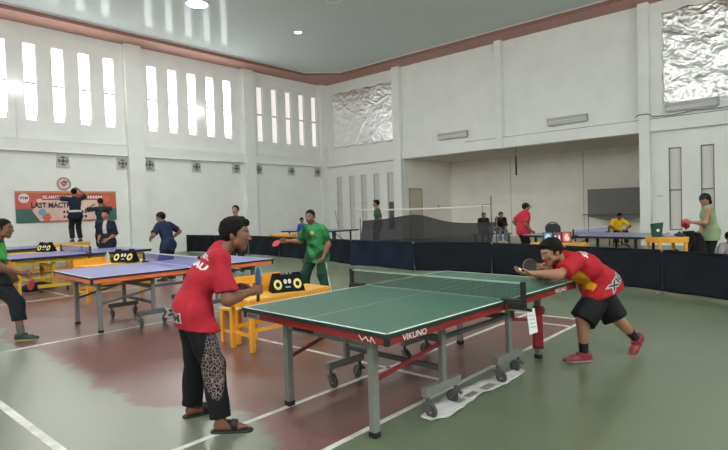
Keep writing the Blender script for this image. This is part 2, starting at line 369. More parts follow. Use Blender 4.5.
# door in the alcove side wall
dr = MB(); dr.bb(20.06, 20.98, Y_A-.03, Y_A+.02, 0, 2.35); d = struct(dr.build('door_1', mat('cream_door_leaf', (.56, .50, .40), .55)))
df = MB(); df.bb(20.0, 20.06, Y_A-.05, Y_A, 0, 2.41); df.bb(20.98, 21.04, Y_A-.05, Y_A, 0, 2.41); df.bb(20.0, 21.04, Y_A-.05, Y_A, 2.35, 2.43); df.build('door_frame', mat('tan_door_frame', (.40, .35, .28), .6), d)
hd = MB(); hd.cyl((20.88, Y_A-.03, 1.02), (20.88, Y_A-.08, 1.02), .012); hd.cyl((20.88, Y_A-.08, 1.02), (20.77, Y_A-.08, 1.02), .011); hd.build('door_handle', M_ALU, d)

# ------------------------------------------------------------------ things on the walls
M_LAMP = mat('lit_lamp', (1, 1, 1), .4, emit=(1, 1, .98, 30))
def downlight(x, y, lab, on=True, r=.11):
    t = thing('ceiling_downlight', lab, 'ceiling lamp', (x, y, ZC), 0, 'round ceiling downlights')
    q = MB(); q.torus((0, 0, -.008), r+.015, .016); q.build('rim', mat('white_lamp_rim', (.8, .8, .8), .3), t)
    q = MB(); q.cyl((0, 0, -.012), (0, 0, 0), r, r, 24); q.build('diffuser', M_LAMP if on else mat('unlit_lamp', (.62, .63, .62), .4), t)
downlight(13.42, 14.92, 'small lit round downlight on the glossy ceiling, alone above the tan windows', True, .12)
downlight(12.23, 11.89, 'unlit round downlight on the ceiling at the top edge of the picture', False, .2)
t = thing('ceiling_floodlight', 'large glaring round lamp on the ceiling above the second bay of bright windows', 'ceiling lamp', (9.30, 15.03, ZC))
q = MB(); q.torus((0, 0, -.02), .33, .03); q.build('rim', mat('white_lamp_rim', (.8, .8, .8), .3), t)
q = MB(); q.lathe((0, 0, 0), [(.32, -.0), (.31, -.03), (.2, -.07), (.001, -.085)], 24); q.build('diffuser', mat('floodlight_glow', (1, 1, 1), .4, emit=(1, 1, .98, FLOOD_POWER)), t)
for fx, fy, lab in ((9.3, 9.0, 'added unseen floodlight on the ceiling above the middle of the court'), (3.0, 9.5, 'added unseen floodlight on the ceiling above the orange edged table')):
    u_ = copy_tree(t); u_.location = (fx, fy, ZC); u_['label'] = lab  # copies out of view, added to brighten the floor
for x, lab in ((5.6, 'small lit wall lamp between the bright slit windows of the first bay'), (12.37, 'small lit wall lamp between two bright slit windows of the middle bay')):
    t = thing('wall_lamp', lab, 'wall lamp', (x, YW, 5.86), 0, 'small wall lamps between windows')
    q = MB(); q.bb(-.05, .05, -.06, 0, -.08, .08); q.cyl((0, -.05, 0), (0, -.12, 0), .02); q.build('bracket', mat('white_lamp_rim', (.8, .8, .8), .3), t, .008)
    q = MB(); q.lathe((0, -.17, 0), [(.001, -.09), (.06, -.07), (.085, 0), (.06, .07), (.001, .09)], 16); q.build('bulb', mat('dim_lit_lamp', (1, 1, 1), .4, emit=(1, 1, 1, 5)), t)
    if x < 6: q = MB(); q.bb(-.035, .035, -.03, 0, -1.66, -.08); q.build('conduit', M_TRIMW, t)
# exhaust fans
M_FANBOX = mat('dusty_fan_plate', (.52, .53, .51), .6, noise=.1, nscale=20); M_FAND = mat('dark_fan_hole', (.055, .055, .055), .7); M_BLADE = mat('grey_fan_blade', (.42, .42, .41), .5)
fan0 = None
flab = ['exhaust fan above the round emblem, dark hub', 'exhaust fan just before the first pilaster from the banner', 'exhaust fan just past the first pilaster from the banner',
        'exhaust fan midway in the bay over the navy shirted player', 'exhaust fan just before the pilaster above the man in the background', 'exhaust fan just past the second pilaster, under the tan windows',
        'exhaust fan in the middle under the tan slit windows', 'reddish exhaust fan tucked into the far corner of the window wall', 'exhaust fan at the picture edge, beyond the banner']
for i, x in enumerate((6.93, 9.0, 10.05, 12.1, 14.08, 15.33, 17.32, 19.1, 4.83)):
    if fan0 is None:
        t = thing('exhaust_fan', flab[i], 'exhaust fan', (x, YW, 3.51), 0, 'exhaust fans along the window wall'); fan0 = t
        q = MB(); q.bb(-.21, .21, -.03, 0, -.21, .21); q.bb(-.23, .23, -.05, -.02, -.23, -.2); q.build('mounting_plate', M_FANBOX, t, .006)
        q = MB(); Mx = Matrix(((1, 0, 0), (0, 0, 1), (0, 1, 0))); q.torus((0, -.045, 0), .175, .016, Mx); q.torus((0, -.05, 0), .1, .006, Mx)
        for a in range(4): q.bar((.17*math.cos(a*.785), -.05, .17*math.sin(a*.785)), (-.17*math.cos(a*.785), -.05, -.17*math.sin(a*.785)), .005, .005)
        q.build('guard_ring', M_FANBOX, t)
        q = MB(); q.cyl((0, -.034, 0), (0, -.03, 0), .168, .168, 24); q.build('opening', M_FAND, t)
        for a in range(4):
            q = MB(); A = a*math.pi/2+.4; A2 = A+.75
            q.add([(.04*math.cos(A), -.036, .04*math.sin(A)), (.155*math.cos(A), -.036, .155*math.sin(A)), (.155*math.cos(A2), -.044, .155*math.sin(A2)), (.04*math.cos(A2), -.044, .04*math.sin(A2))], [(0, 1, 2, 3)])
            q.build('blade', M_BLADE, t, 0, .004)
        q = MB(); q.cyl((0, -.055, 0), (0, -.03, 0), .045); q.build('hub', M_FAND, t)
    else:
        t = copy_tree(fan0); t.location.x = x; t['label'] = flab[i]
    if i == 7:
        for ch in t.children:
            if ch.name.startswith('mounting'): ch.data = ch.data.copy(); ch.data.materials[0] = mat('reddish_fan_plate', (.55, .42, .40), .6)
# club emblem
t = thing('round_emblem', 'round white emblem with a red ring hung above the banner', 'emblem', (6.93, YW, 2.72))
Mx = Matrix(((1, 0, 0), (0, 0, 1), (0, 1, 0)))
q = MB(); q.cyl((0, -.03, 0), (0, 0, 0), .235, .235, 28); q.build('disc', mat('emblem_white', (.66, .58, .57), .5), t)
q = MB(); q.torus((0, -.03, 0), .2, .022, Mx); q.build('ring', mat('emblem_red', (.45, .16, .16), .5), t)
q = MB(); q.bar((-.1, -.034, .05), (0, -.034, -.08), .05, .01, up=(0, 1, 0)); q.bar((0, -.034, -.08), (.11, -.034, .1), .05, .01, up=(0, 1, 0)); q.cyl((0, -.04, .07), (0, -.03, .07), .05); q.build('motif', mat('emblem_dark', (.28, .08, .1), .5), t)
# foil sheets over the upper windows
def foil_mat():
    if 'crumpled_silver_foil' in MATS: return MATS['crumpled_silver_foil']
    m = mat('crumpled_silver_foil', (.90, .91, .92), .34, metal=1); nt = m.node_tree; N = nt.nodes.new; L = nt.links.new
    tc = N('ShaderNodeTexCoord'); nz = N('ShaderNodeTexNoise'); nz.inputs['Scale'].default_value = 1.4; nz.inputs['Detail'].default_value = 3; L(tc.outputs['Object'], nz.inputs['Vector'])
    va = N('ShaderNodeVectorMath'); va.operation = 'MULTIPLY_ADD'; va.inputs[1].default_value = (.6, .6, .6); L(nz.outputs['Color'], va.inputs[0]); L(tc.outputs['Object'], va.inputs[2])
    h = None
    for sc, wt in ((1.5, 1.0), (3.6, .5), (9, .22)):
        v = N('ShaderNodeTexVoronoi'); v.feature = 'F1'; v.inputs['Scale'].default_value = sc; mp = N('ShaderNodeMapping'); mp.inputs['Rotation'].default_value = (.85, .0, 0); mp.inputs['Scale'].default_value = (1, .75, 1.25)
        L(va.outputs[0], mp.inputs[0]); L(mp.outputs[0], v.inputs['Vector'])
        q = N('ShaderNodeMath'); q.operation = 'MULTIPLY_ADD'; q.inputs[1].default_value = wt; L(v.outputs['Distance'], q.inputs[0])
        if h is not None: L(h, q.inputs[2])
        else: q.inputs[2].default_value = 0
        h = q.outputs[0]
    bp = N('ShaderNodeBump'); bp.inputs['Strength'].default_value = .38; bp.inputs['Distance'].default_value = .16; L(h, bp.inputs['Height']); L(bp.outputs[0], nt.nodes['Principled BSDF'].inputs['Normal'])
    return m
def foil(name, lab, y0, y1, z0, z1, seed):
    rnd = random.Random(seed); ridg = [(rnd.uniform(0, 6.28), rnd.uniform(5, 20), rnd.uniform(0, 6), rnd.uniform(.4, 1)) for _ in range(20)]
    def fn(u, v):
        y, z = y0+(y1-y0)*u, z0+(z1-z0)*v; h = 0
        wx = y+.25*math.sin(z*2.1+seed)+.1*math.sin(z*7+y*3); wz = z+.25*math.sin(y*1.7+seed)+.08*math.sin(y*8)
        for a, k_, ph, am in ridg:
            s_ = math.sin((wx*math.cos(a)+wz*math.sin(a))*k_+ph); h += am*(1-abs(s_))**2/k_**.7
        e = min(u, 1-u, v, 1-v)
        edge = .0 if e > 0 else .03
        return (XW-.02-.022*h*min(1, e*14+.15), y+(edge*math.sin(z*9+seed) if u in (0, 1) else 0), z+(edge*math.sin(y*7+seed)*1.5 if v in (0, 1) else 0))
    q = MB(); q.grid(fn, 170, 130)
    fm = foil_mat()
    return tag(q.build(name, fm, None, 0, .002), lab, 'foil sheet', 'silver foil over windows')
foil('foil_sheet', 'crumpled silver foil sheet near the far corner of the hall', 19.45, 15.42, 4.72, 7.45, 1)
foil('foil_sheet', 'crumpled silver foil sheet high above the green vest player', 4.20, .6, 4.62, 7.62, 2)
# louvre vents / unlit tube lamps above the beam
for y, ln_, z, lab in ((12.25, 1.4, 4.57, 'grey tube lamp casing above the alcove beam, nearest the far corner'), (7.35, 1.43, 4.57, 'grey tube lamp casing above the middle of the alcove beam'), (3.4, 1.43, 4.52, 'grey tube lamp casing right under the large foil sheet')):
    t = thing('tube_lamp', lab, 'tube lamp', (XW, y, z), 0, 'tube lamps above the beam')
    q = MB(); q.bb(-.10, 0, -ln_/2, ln_/2, .02, .13); q.build('casing', mat('grey_lamp_casing', (.42, .43, .42), .45), t, .01)
    q = MB(); q.bb(-.16, 0, -ln_/2, ln_/2, -.13, -.03); q.bb(-.13, 0, -ln_/2+.02, ln_/2-.02, -.16, -.13); q.build('reflector', mat('grey_lamp_reflector', (.5, .51, .5), .35), t, .01)
    q = MB(); q.cyl((-.08, -ln_/2+.02, -.0), (-.08, ln_/2-.02, -.0), .02); q.build('tube', mat('unlit_tube', (.7, .7, .7), .3), t)
    for s_ in (-1, 1): q = MB(); q.bb(-.12, 0, s_*(ln_/2)-.02, s_*(ln_/2)+.02, -.13, .13); q.build('end_cap', mat('grey_lamp_end', (.36, .36, .36), .5), t)
# cables
q = MB(); pts = [(XW-.28, 5.0, 4.28), (XW-.28, 4.9, 4.36), (XW-.28, 4.6, 4.36), (XW-.18, 4.5, 4.27), (XW-.18, 3.9, 4.24), (XW-.18, 3.3, 4.30), (XW-.18, 2.6, 4.28), (XW-.18, 1.5, 4.33)]
q.tube(pts, .018); tag(q.build('wall_cable', mat('grey_cable', (.22, .22, .21), .6)), 'thin grey cable running along the beam under the large foil', 'cable')
q = MB(); q.bb(XW-.2, XW-.17, 9.3, 9.36, 2.65, 3.38); q.tube([(XW-.185, 9.33, 3.38), (XW-.15, 9.33, 3.79)], .012)
tag(q.build('hanging_strap', M_BLACK), 'short black strap hanging from the alcove beam', 'strap')
q = MB(); q.bb(XA-.03, XA, 14.2, 14.28, 1.5, 1.62) if False else q.bb(22.4, 22.5, Y_A-.03, Y_A, 1.45, 1.6); tag(q.build('light_switch', mat('grey_switch', (.3, .3, .3), .5), None, .006), 'small grey switch on the alcove side wall past the door', 'switch')
q = MB(); q.bb(XW-.03, XW, 4.28, 4.44, 1.62, 1.68); q.build; tag(q.build('wall_socket', mat('yellowed_socket', (.62, .58, .36), .5), None, .006), 'yellowed socket plate on the wall left of the dark framed slits', 'socket')

# ------------------------------------------------------------------ welcome banner
t = thing('banner', 'red and white welcome banner reading LAST MACTH, fixed to the wall', 'banner', (7.06, YW-.03, 1.93))
RB = frame((1, 0, 0), (0, 0, 1)); BW, BH = 3.26, 1.06
def bq(nm, x0, x1, z0, z1, m, d=.0):
    q = MB(); q.bb(x0, x1, -.006-d, -d, z0, z1); return q.build(nm, m, t)
M_BNR = mat('banner_red', srgb(196, 92, 80), .6, noise=.12, nscale=2); M_BNW = mat('banner_pale', srgb(222, 190, 180), .6, noise=.1, nscale=3)
bq('cloth', -BW/2, BW/2, -BH/2, BH/2, M_BNR)
q = MB(); q.add([(-1.25, -.008, -.48), (1.0, -.008, -.48), (1.2, -.008, .26), (-1.0, -.008, .26)], [(0, 1, 2, 3)]); q.build('pale_field', M_BNW, t)
bq('header_strip', -.85, 1.15, .22, .42, mat('banner_header', srgb(178, 60, 62), .6), .009)
q = MB(); q.add([(-BW/2, -.011, -.53), (-.9, -.011, -.53), (-1.2, -.011, -.06), (-BW/2, -.011, -.06)], [(0, 1, 2, 3)]); q.build('green_corner', mat('banner_green', srgb(62, 100, 92), .6), t)
q = MB(); q.bb(1.15, BW/2, -.011, -.007, -BH/2, -.1); q.build('green_corner', mat('banner_green', srgb(62, 100, 92), .6), t)
q = MB(); q.bb(-BW/2, BW/2, -.012, -.007, BH/2-.06, BH/2); q.build('gold_edge', mat('banner_gold', srgb(190, 140, 80), .6), t)
q = MB(); q.cyl((-1.38, -.014, .29), (-1.38, -.008, .29), .16, .16, 24); q.build('round_logo', mat('banner_logo_white', srgb(226, 205, 205), .6), t)
text('logo_lettering', 'PTM', .12, (-1.38, -.016, .29), RB, mat('banner_ink', srgb(40, 36, 50), .6), t, .004)
for cx, cz, r_ in ((-.72, -.36, .15), (1.28, .26, .14), (-1.05, .1, .1)):
    q = MB(); q.cyl((cx, -.015, cz), (cx, -.010, cz), r_, r_, 6); q.build('orange_shape', mat('banner_orange', srgb(206, 112, 76), .6), t)
q = MB(); q.cyl((-.85, -.016, -.18), (-.85, -.012, -.18), .12, .12, 16); q.build('blue_shape', mat('banner_blue', srgb(132, 158, 190), .6), t)
text('header_lettering', 'SELAMAT DATANG', .15, (-.3, -.018, .32), RB, mat('banner_white_ink', srgb(240, 225, 225), .6), t, .003, .82)
text('title_lettering', 'LAST MACTH', .25, (-.56, -.018, .04), RB, mat('banner_ink', srgb(40, 36, 50), .6), t, .008, .84)
for z_, n_ in ((-.19, 9), (-.36, 8)):      # two lines too small to read: rows of letter-sized strokes
    q = MB(); rr = random.Random(n_)
    for i in range(n_):
        if i != 5: q.bb(-.2+i*.1, -.2+i*.1+rr.uniform(.05, .075), -.018, -.014, z_-.045, z_+.045)
    q.build('text_line', mat('banner_ink', srgb(40, 36, 50), .6), t)
q = MB()
for i in range(6): q.bb(.62+i*.09, .62+i*.09+.06, -.018, -.014, .27, .37)
q.build('text_line', mat('banner_white_ink', srgb(240, 225, 225), .6), t)
# ------------------------------------------------------------------ table-tennis tables
M_STEEL = mat('grey_steel_leg', (.25, .26, .245), .4, metal=.35, noise=.08, nscale=20); M_DKSTEEL = mat('dark_grey_steel', (.13, .135, .135), .4, metal=.4)
M_WHEEL = mat('grey_caster_wheel', (.07, .07, .07), .5); M_HUB = mat('wheel_hub', (.3, .3, .3), .4, metal=.5)
M_WLINE = mat('white_table_line', (.78, .80, .78), .4)
def caster(p, x, y, d=1, brake=True):
    """one swivel caster standing on the floor, wheel plane along y-ish"""
    q = MB(); q.cyl((x, y, .105), (x, y, .15), .016); q.bb(x-.03, x+.03, y-.02, y+.02, .098, .108)
    for s in (-1, 1): q.bar((x+s*.024, y, .105), (x+s*.024, y+d*.035, .05), .045, .006, up=(1, 0, 0))
    if brake: q.bar((x, y-.02, .105), (x, y-.055, .085), .03, .012)
    c = q.build('caster', M_DKSTEEL, p)
    q = MB(); X = Matrix(((0, 0, 1), (0, 1, 0), (-1, 0, 0)))
    q.lathe((x-.014, y+d*.03, .05), [(.001, 0), (.02, 0), (.045, .001), (.05, .006), (.05, .022), (.045, .027), (.02, .028), (.001, .028)], 20, 0, X.transposed() if False else Matrix(((0, 0, 1), (1, 0, 0), (0, 1, 0))))
    wv = q.build('wheel', M_WHEEL, c)
    q = MB(); q.cyl((x-.017, y+d*.03, .05), (x+.017, y+d*.03, .05), .017); q.build('wheel_hub', M_HUB, wv) if False else q.build('wheel_hub', M_HUB, c)
    return c
def pp_table(lab, cx, cy, rz, top, edge, apron, frame_m, brace, apron_h=.05, trolley=True, letter=None, group='table tennis tables', style='trolley', yellow=None, beam_m=None):
    t = thing('table_tennis_table', lab, 'table tennis table', (cx, cy, 0), rz, group)
    L, Wd, H = 2.74, 1.525, .76
    for s in (-1, 1):
        x0, x1 = (0.003, L/2) if s > 0 else (-L/2, -.003)
        q = MB(); q.bb(x0, x1, -Wd/2, Wd/2, H-.004, H, 0); q.bb(x0, x1, -Wd/2, Wd/2, H-.026, H-.004, 1)
        z = H+.0008
        def ln(a, b, c, d): q.add([(a, c, z), (b, c, z), (b, d, z), (a, d, z)], [(0, 1, 2, 3)], 2)
        ln(x0, x1, -Wd/2, -Wd/2+.02); ln(x0, x1, Wd/2-.02, Wd/2); ln(x0, x1, -.002, .002)
        if s > 0: ln(x1-.02, x1, -Wd/2, Wd/2)
        else: ln(x0, x0+.02, -Wd/2, Wd/2)
        q.build('table_top', [top, edge, M_WLINE], t)
        q = MB(); i = .012; a, b = (x0, x1-i) if s > 0 else (x0+i, x1); z0, z1 = H-.026-apron_h, H-.026
        q.bb(a, b, -Wd/2+i, -Wd/2+i+.03, z0, z1); q.bb(a, b, Wd/2-i-.03, Wd/2-i, z0, z1)
        e = x1-i if s > 0 else x0+i; q.bb(e-s*.03, e, -Wd/2+i, Wd/2-i, z0, z1); q.bb(s*.02-.015, s*.02+.015, -Wd/2+i, Wd/2-i, z0, z1)
        ap = q.build('apron', apron, t, .003)
        for sy in (-1, 1):
            q = MB(); y_ = sy*(Wd/2-i); q.bb(e-s*.028, e+s*.003, y_-sy*.028, y_+sy*.003, z0-.002, z1); q.build('corner_cap', M_BLACK, ap, .002)
    LX, LY = L/2-.20, .45
    if style == 'trolley':
        for sx in (-1, 1):
            for sy in (-1, 1):
                q = MB(); q.bb(sx*LX-.027, sx*LX+.027, sy*LY-.027, sy*LY+.027, .03, H-.03); lg = q.build('leg', frame_m, t, .006)
                q = MB(); q.bb(sx*LX-.031, sx*LX+.031, sy*LY-.031, sy*LY+.031, 0, .04); q.build('foot', M_BLACK, lg, .006)
            q = MB(); q.bb(sx*LX-.018, sx*LX+.018, -LY, LY, H-.17, H-.11); q.build('leg_crossbar', frame_m, t, .004)
            q = MB(); q.bb(sx*LX-.02, sx*LX+.02, -.30, -.02, H-.158, H-.128) if False else q.bb(sx*(LX+.0)+sx*.017, sx*(LX)+sx*.021, .12, .36, H-.155, H-.125); q.build('name_plate', M_BLACK, t)
            PX = sx*.49
            for sy in (-1, 1):
                y = sy*(Wd/2-.25)
                q = MB(); q.bb(PX-.025, PX+.025, y-.02, y+.02, .2, H-.05); 
                for k in range(5): q.cyl((PX-.001, y-sy*-.0205, .3+.07*k), (PX+.001, y-sy*-.0215, .3+.07*k), .006)
                q.build('post', frame_m, t, .004)
                q = MB(); q.bb(PX-.23, PX+.20, y-.025, y+.025, .15, .215); fb = q.build('foot_beam', beam_m or frame_m, t, .004)
                for dx in (-.19, .16): caster(t, PX+dx, y, -1 if dx < 0 else 1)
                # diagonal braces between leg and post
                q = MB(); q.bar((sx*LX, sy*LY+sy*.0, .37), (PX+sx*.02, y, .50), .012, .03); q.build('brace', brace, t)
                q = MB(); q.bar((sx*LX, sy*(LY-.03), .60), (PX, y-sy*.05, .62), .02, .025); q.build('side_rail', M_DKSTEEL, t)
            for sy in (-1, 1):
                q = MB(); q.bb(min(0, PX), max(0, PX), sy*(Wd/2-.25)-.012, sy*(Wd/2-.25)+.012, .515, .55); q.build('side_rail', M_DKSTEEL, t)
            q = MB(); q.bb(PX-.02, PX+.02, -Wd/2+.25, Wd/2-.25, .50, .55); q.build('post_crossbar', M_DKSTEEL, t, .004)
            q = MB(); q.bb(PX-.015, PX+.015, -Wd/2+.25, Wd/2-.25, .285, .325) if sx < 0 else q.bb(PX-.015, PX+.015, -Wd/2+.25, Wd/2-.25, .62, .65); q.build('post_crossbar', M_DKSTEEL, t, .004)
    elif style == 'pillar':
        for sx in (-1, 1):
            x = sx*.55
            for sy in (-1, 1):
                q = MB(); q.bb(x-.04, x+.04, sy*.42-.03, sy*.42+.03, .12, H-.03); q.build('leg', yellow, t, .006)
                q = MB(); q.bb(sx*1.2-.025, sx*1.2+.025, sy*.55-.025, sy*.55+.025, 0, H-.03); q.build('leg', yellow, t, .006)
                q = MB(); q.bb(x-.30, x+.30, sy*.42-.035, sy*.42+.035, .10, .17); q.build('foot_beam', yellow, t, .006)
                for dx in (-.25, .25): caster(t, x+dx, sy*.42, 1)
            q = MB(); q.bb(x-.02, x+.02, -.42, .42, .5, .56); q.build('crossbar', yellow, t)
        for sy in (-1, 1):
            q = MB(); q.bb(-1.25, 1.25, sy*.6-.02, sy*.6+.02, H-.13, H-.07); q.bb(-1.2, 1.2, sy*.5-.015, sy*.5+.015, .30, .34); q.build('side_rail', yellow, t)
    else:
        for sx in (-1, 1):
            for sy in (-1, 1):
                for x in (1.15, .35):
                    q = MB(); q.bb(sx*x-.025, sx*x+.025, sy*.5-.025, sy*.5+.025, 0, H-.03); q.build('leg', frame_m, t, .004)
            for x in (1.15, .35):
                q = MB(); q.bb(sx*x-.015, sx*x+.015, -.5, .5, .3, .34); q.build('crossbar', frame_m, t)
            q = MB(); q.bar((sx*1.15, -.5, .15), (sx*.35, -.5, .6), .02, .02); q.build('brace', frame_m, t)
    return t
def pp_net(lab, cx, cy, rz, col, tape, H=.76, text_=False):
    t = thing('table_net', lab, 'table tennis net', (cx, cy, H), rz, 'nets clamped to tables')
    q = MB(); q.quad((0, -.91, .012), (0, .91, .012), (0, .91, .145), (0, -.91, .145))
    q.build('mesh', net_mat('net_threads_'+lab[:9].replace(' ', '_'), col, .011, .0036, (1, 2)), t)
    q = MB(); q.bb(-.003, .003, -.91, .91, .138, .153); q.build('tape', tape, t)
    q = MB(); q.tube([(0, -.91, .011), (0, .91, .011)], .002, 6); q.build('lower_cord', tape, t)
    for s in (-1, 1):
        q = MB(); q.bb(-.016, .016, s*.915-.018, s*.915+.018, -.03, .158); q.build('post', M_BLACK, t, .004)
        q = MB(); q.bb(-.03, .03, s*.72 if s > 0 else -.93, s*.93 if s > 0 else -.72, .003, .022) if False else q.bb(-.03, .03, min(s*.74, s*.93), max(s*.74, s*.93), .004, .022)
        q.bb(-.026, .026, min(s*.80, s*.935), max(s*.80, s*.935), -.055, .004); q.cyl((0, s*.82, -.12), (0, s*.82, -.07), .018)
        q.cyl((0, s*.935, -.05), (0, s*.98, -.05), .012); q.build('clamp', M_BLACK, t, .006)
    return t
TX, TY, TA = 2.379+.0, 1.962, math.radians(-2.43)
ct = Vector((TX, TY, 0))+Matrix.Rotation(TA, 3, 'Z') @ Vector((1.37, .7625, 0))
M_GTOP = mat('green_table_top', (.036, .125, .085), .36, spec=.4, noise=.06, nscale=3); M_GEDGE = mat('dark_green_edge', (.012, .03, .022), .4)
M_RED = mat('red_apron', (.24, .014, .016), .35, noise=.05); M_REDB = mat('dark_red_brace', (.22, .015, .02), .4)
table1 = pp_table('green table tennis table with red apron and grey steel legs mid court', ct.x, ct.y, TA, M_GTOP, M_GEDGE, M_RED, M_STEEL, M_REDB)
RL = frame((1, 0, 0), (0, 0, 1)); M_LET = mat('white_lettering', (.75, .74, .72), .5)
RE = frame((0, -1, 0), (0, 0, 1))
text('lettering', 'VIKUNO', .055, (-1.37+.27, -.7625+.008, .709), RL, M_LET, table1, .001, 1.15)
text('lettering', 'VIKUNO', .055, (1.02, -.7625+.008, .709), RL, M_LET, table1, .001, 1.15)
q = MB(); q.bb(-1.365, -1.357, .54, .70, .69, .724); q.build('name_sticker', mat('grey_sticker', (.45, .40, .38), .4), table1)
text('lettering', 'VIKUNO', .032, (-1.367, .62, .707), RE, M_BLACK, table1, .001, 1.1)
q = MB()
for a, b in (((.0, .015), (.02, -.015)), ((.02, -.015), (.045, .012)), ((.045, .012), (.06, -.012)), ((.06, -.012), (.075, -.005)), ((.08, .018), (.075, -.02)), ((.08, .018), (.105, -.018))):
    q.bar((-1.361, -.52-a[0]*1.3, .708+a[1]), (-1.361, -.52-b[0]*1.3, .708+b[1]), .004, .005)
q.build('logo', M_LET, table1)
nm = Matrix.Rotation(TA, 3, 'Z')
pp_net('dark green net across the green table', ct.x, ct.y, TA, (.02, .05, .04), mat('pale_green_tape', (.26, .38, .32), .6))
# blue tables
M_BTOP = mat('blue_table_top', (.16, .17, .43), .30, spec=.5, noise=.06, nscale=3); M_BEDGE = mat('dark_edge', (.015, .015, .02), .4); M_ORANGE = mat('orange_apron', (.72, .17, .05), .4)
A2 = math.radians(-3.0); c2 = Vector((2.60, 6.83, 0))+Matrix.Rotation(A2, 3, 'Z') @ Vector((1.37, .7625, 0))
pp_table('blue table tennis table with orange apron behind the red shirted player', c2.x, c2.y, A2, M_BTOP, M_BEDGE, M_ORANGE, mat('blue_grey_steel', (.21, .23, .235), .4, metal=.3), M_DKSTEEL, .055, beam_m=M_DKSTEEL)
pp_net('blue white net across the orange edged blue table', c2.x, c2.y, A2, (.10, .10, .35), mat('white_tape', (.62, .63, .66), .6))
M_YEL = mat('yellow_frame', (.70, .46, .03), .4, noise=.05); M_YELD = mat('orange_yellow_paint', (.80, .36, .025), .42, noise=.1, nscale=5)
A3 = math.radians(-2); c3 = (4.45, 12.45)
pp_table('blue table tennis table on a yellow wheeled frame near the banner', c3[0], c3[1], A3, M_BTOP, M_BEDGE, M_BEDGE, M_YEL, M_YEL, .03, style='pillar', yellow=M_YEL)
pp_net('blue net across the yellow framed table', c3[0], c3[1], A3, (.06, .06, .2), mat('white_tape', (.62, .63, .66), .6))
pp_table('blue table tennis table under the banner, farthest down the window wall', 3.75, 16.4, math.radians(0), M_BTOP, M_BEDGE, M_BEDGE, M_YEL, M_YEL, .03, style='pillar', yellow=M_YEL)
pp_table('blue table with dark legs beyond the barrier, behind the green player', 14.2, 14.95, math.radians(93), M_BTOP, M_BEDGE, M_BEDGE, M_BLACK, M_BLACK, .025, style='simple')
A6 = math.radians(84); v6 = Matrix.Rotation(A6, 3, 'Z'); c6 = Vector((11.83, 2.95, 0))+v6 @ Vector((1.37, -.7625, 0))
pp_table('grey blue table with thin black legs behind the barrier near the yellow shirted man', c6.x, c6.y, A6, mat('grey_blue_top', (.20, .22, .34), .35, spec=.5), M_BEDGE, M_BEDGE, M_BLACK, M_BLACK, .025, style='simple')
pp_net('pale blue net across the grey blue table', c6.x, c6.y, A6, (.15, .16, .4), mat('white_tape', (.62, .63, .66), .6))

# ------------------------------------------------------------------ barriers
M_CLOTH = mat('black_barrier_cloth', (.0085, .0115, .018), .8, spec=.2, noise=.12, nscale=3); M_NAVY = mat('navy_barrier_cloth', (.009, .016, .034), .8, spec=.2, noise=.12, nscale=3)
def barrier(a, b, lab, cloth, seed, h=.70):
    a, b = Vector((*a, 0)), Vector((*b, 0)); d = b-a; L = d.length-.008
    t = thing('barrier_panel', lab, 'barrier', a, math.atan2(d.y, d.x), 'cloth barriers around the courts'); rnd = random.Random(seed)
    p1, p2, k1 = rnd.uniform(0, 6), rnd.uniform(0, 6), rnd.uniform(3, 5)
    q = MB()
    def fn(u, v):
        x = .003+(L-.006)*u; sag = .035*math.sin(math.pi*u)*(1-v)**2 if seed % 2 else .02*math.sin(math.pi*u)
        y = .022*math.sin(k1*x+p1+2*v)*(1-.6*v)+.012*math.sin(9*x+p2-3*v)+.02*(1-v)*math.sin(2.2*x+p2)
        return (x, y, .03+sag*.6+(h-.045)*v-(.012*math.sin(math.pi*u) if v == 1 else 0))
    q.grid(fn, 40, 14); q.build('cloth', cloth, t, 0, .004)
    q = MB(); q.tube([(0, 0, h-.012), (L, 0, h-.012)], .014); q.build('top_rail', cloth, t)
    for x in (.0, L):
        q = MB(); q.cyl((x, 0, .0), (x, 0, h), .009); q.build('post', M_BLACK, t)
        q = MB(); q.bar((x, -.14, .012), (x, .14, .012), .025, .02); q.build('foot', mat('grey_plastic_foot', (.3, .3, .3), .5), t, .004)
        q = MB(); q.bb(x-.015, x+.015, -.02, .02, h-.025, h+.005); q.build('corner_bracket', mat('grey_plastic_foot', (.3, .3, .3), .5), t)
pts = [(11.2, 19.55), (11.28, 17.6), (11.35, 15.65), (11.1, 13.65), (10.75, 11.65), (10.32, 9.65), (10.02, 7.38), (10.30, 5.5), (9.95, 3.8), (9.55, 2.08), (8.92, 1.12), (8.3, -.6)]
pts = [(11.2, 19.55), (11.28, 17.6), (11.35, 15.65), (11.1, 13.65), (10.75, 11.65), (10.32, 9.65), (10.02, 7.38), (10.30, 5.5), (9.95, 3.8), (9.55, 2.08), (8.72, .55), (7.9, -1.1)]
bl = ['black barrier panel against the window wall, first of the run', 'black barrier panel just behind the head of the man in the background', 'black barrier panel directly behind the red paddle of the green player',
      'black barrier panel behind the back of the green player', 'black barrier panel right after the green player, before the dark net', 'navy barrier panel under the post end of the dark net, wrinkled',
      'black barrier panel under the middle of the dark net', 'black barrier panel behind the table corner, below the man in the cap', 'black barrier panel behind the head of the serving player',
      'black barrier panel behind the back of the serving player', 'black barrier panel below the green vest player at the picture edge']
for i, (a, b) in enumerate(zip(pts, pts[1:])): barrier(a, b, bl[i], M_NAVY if i in (5,) else M_CLOTH, i+1)

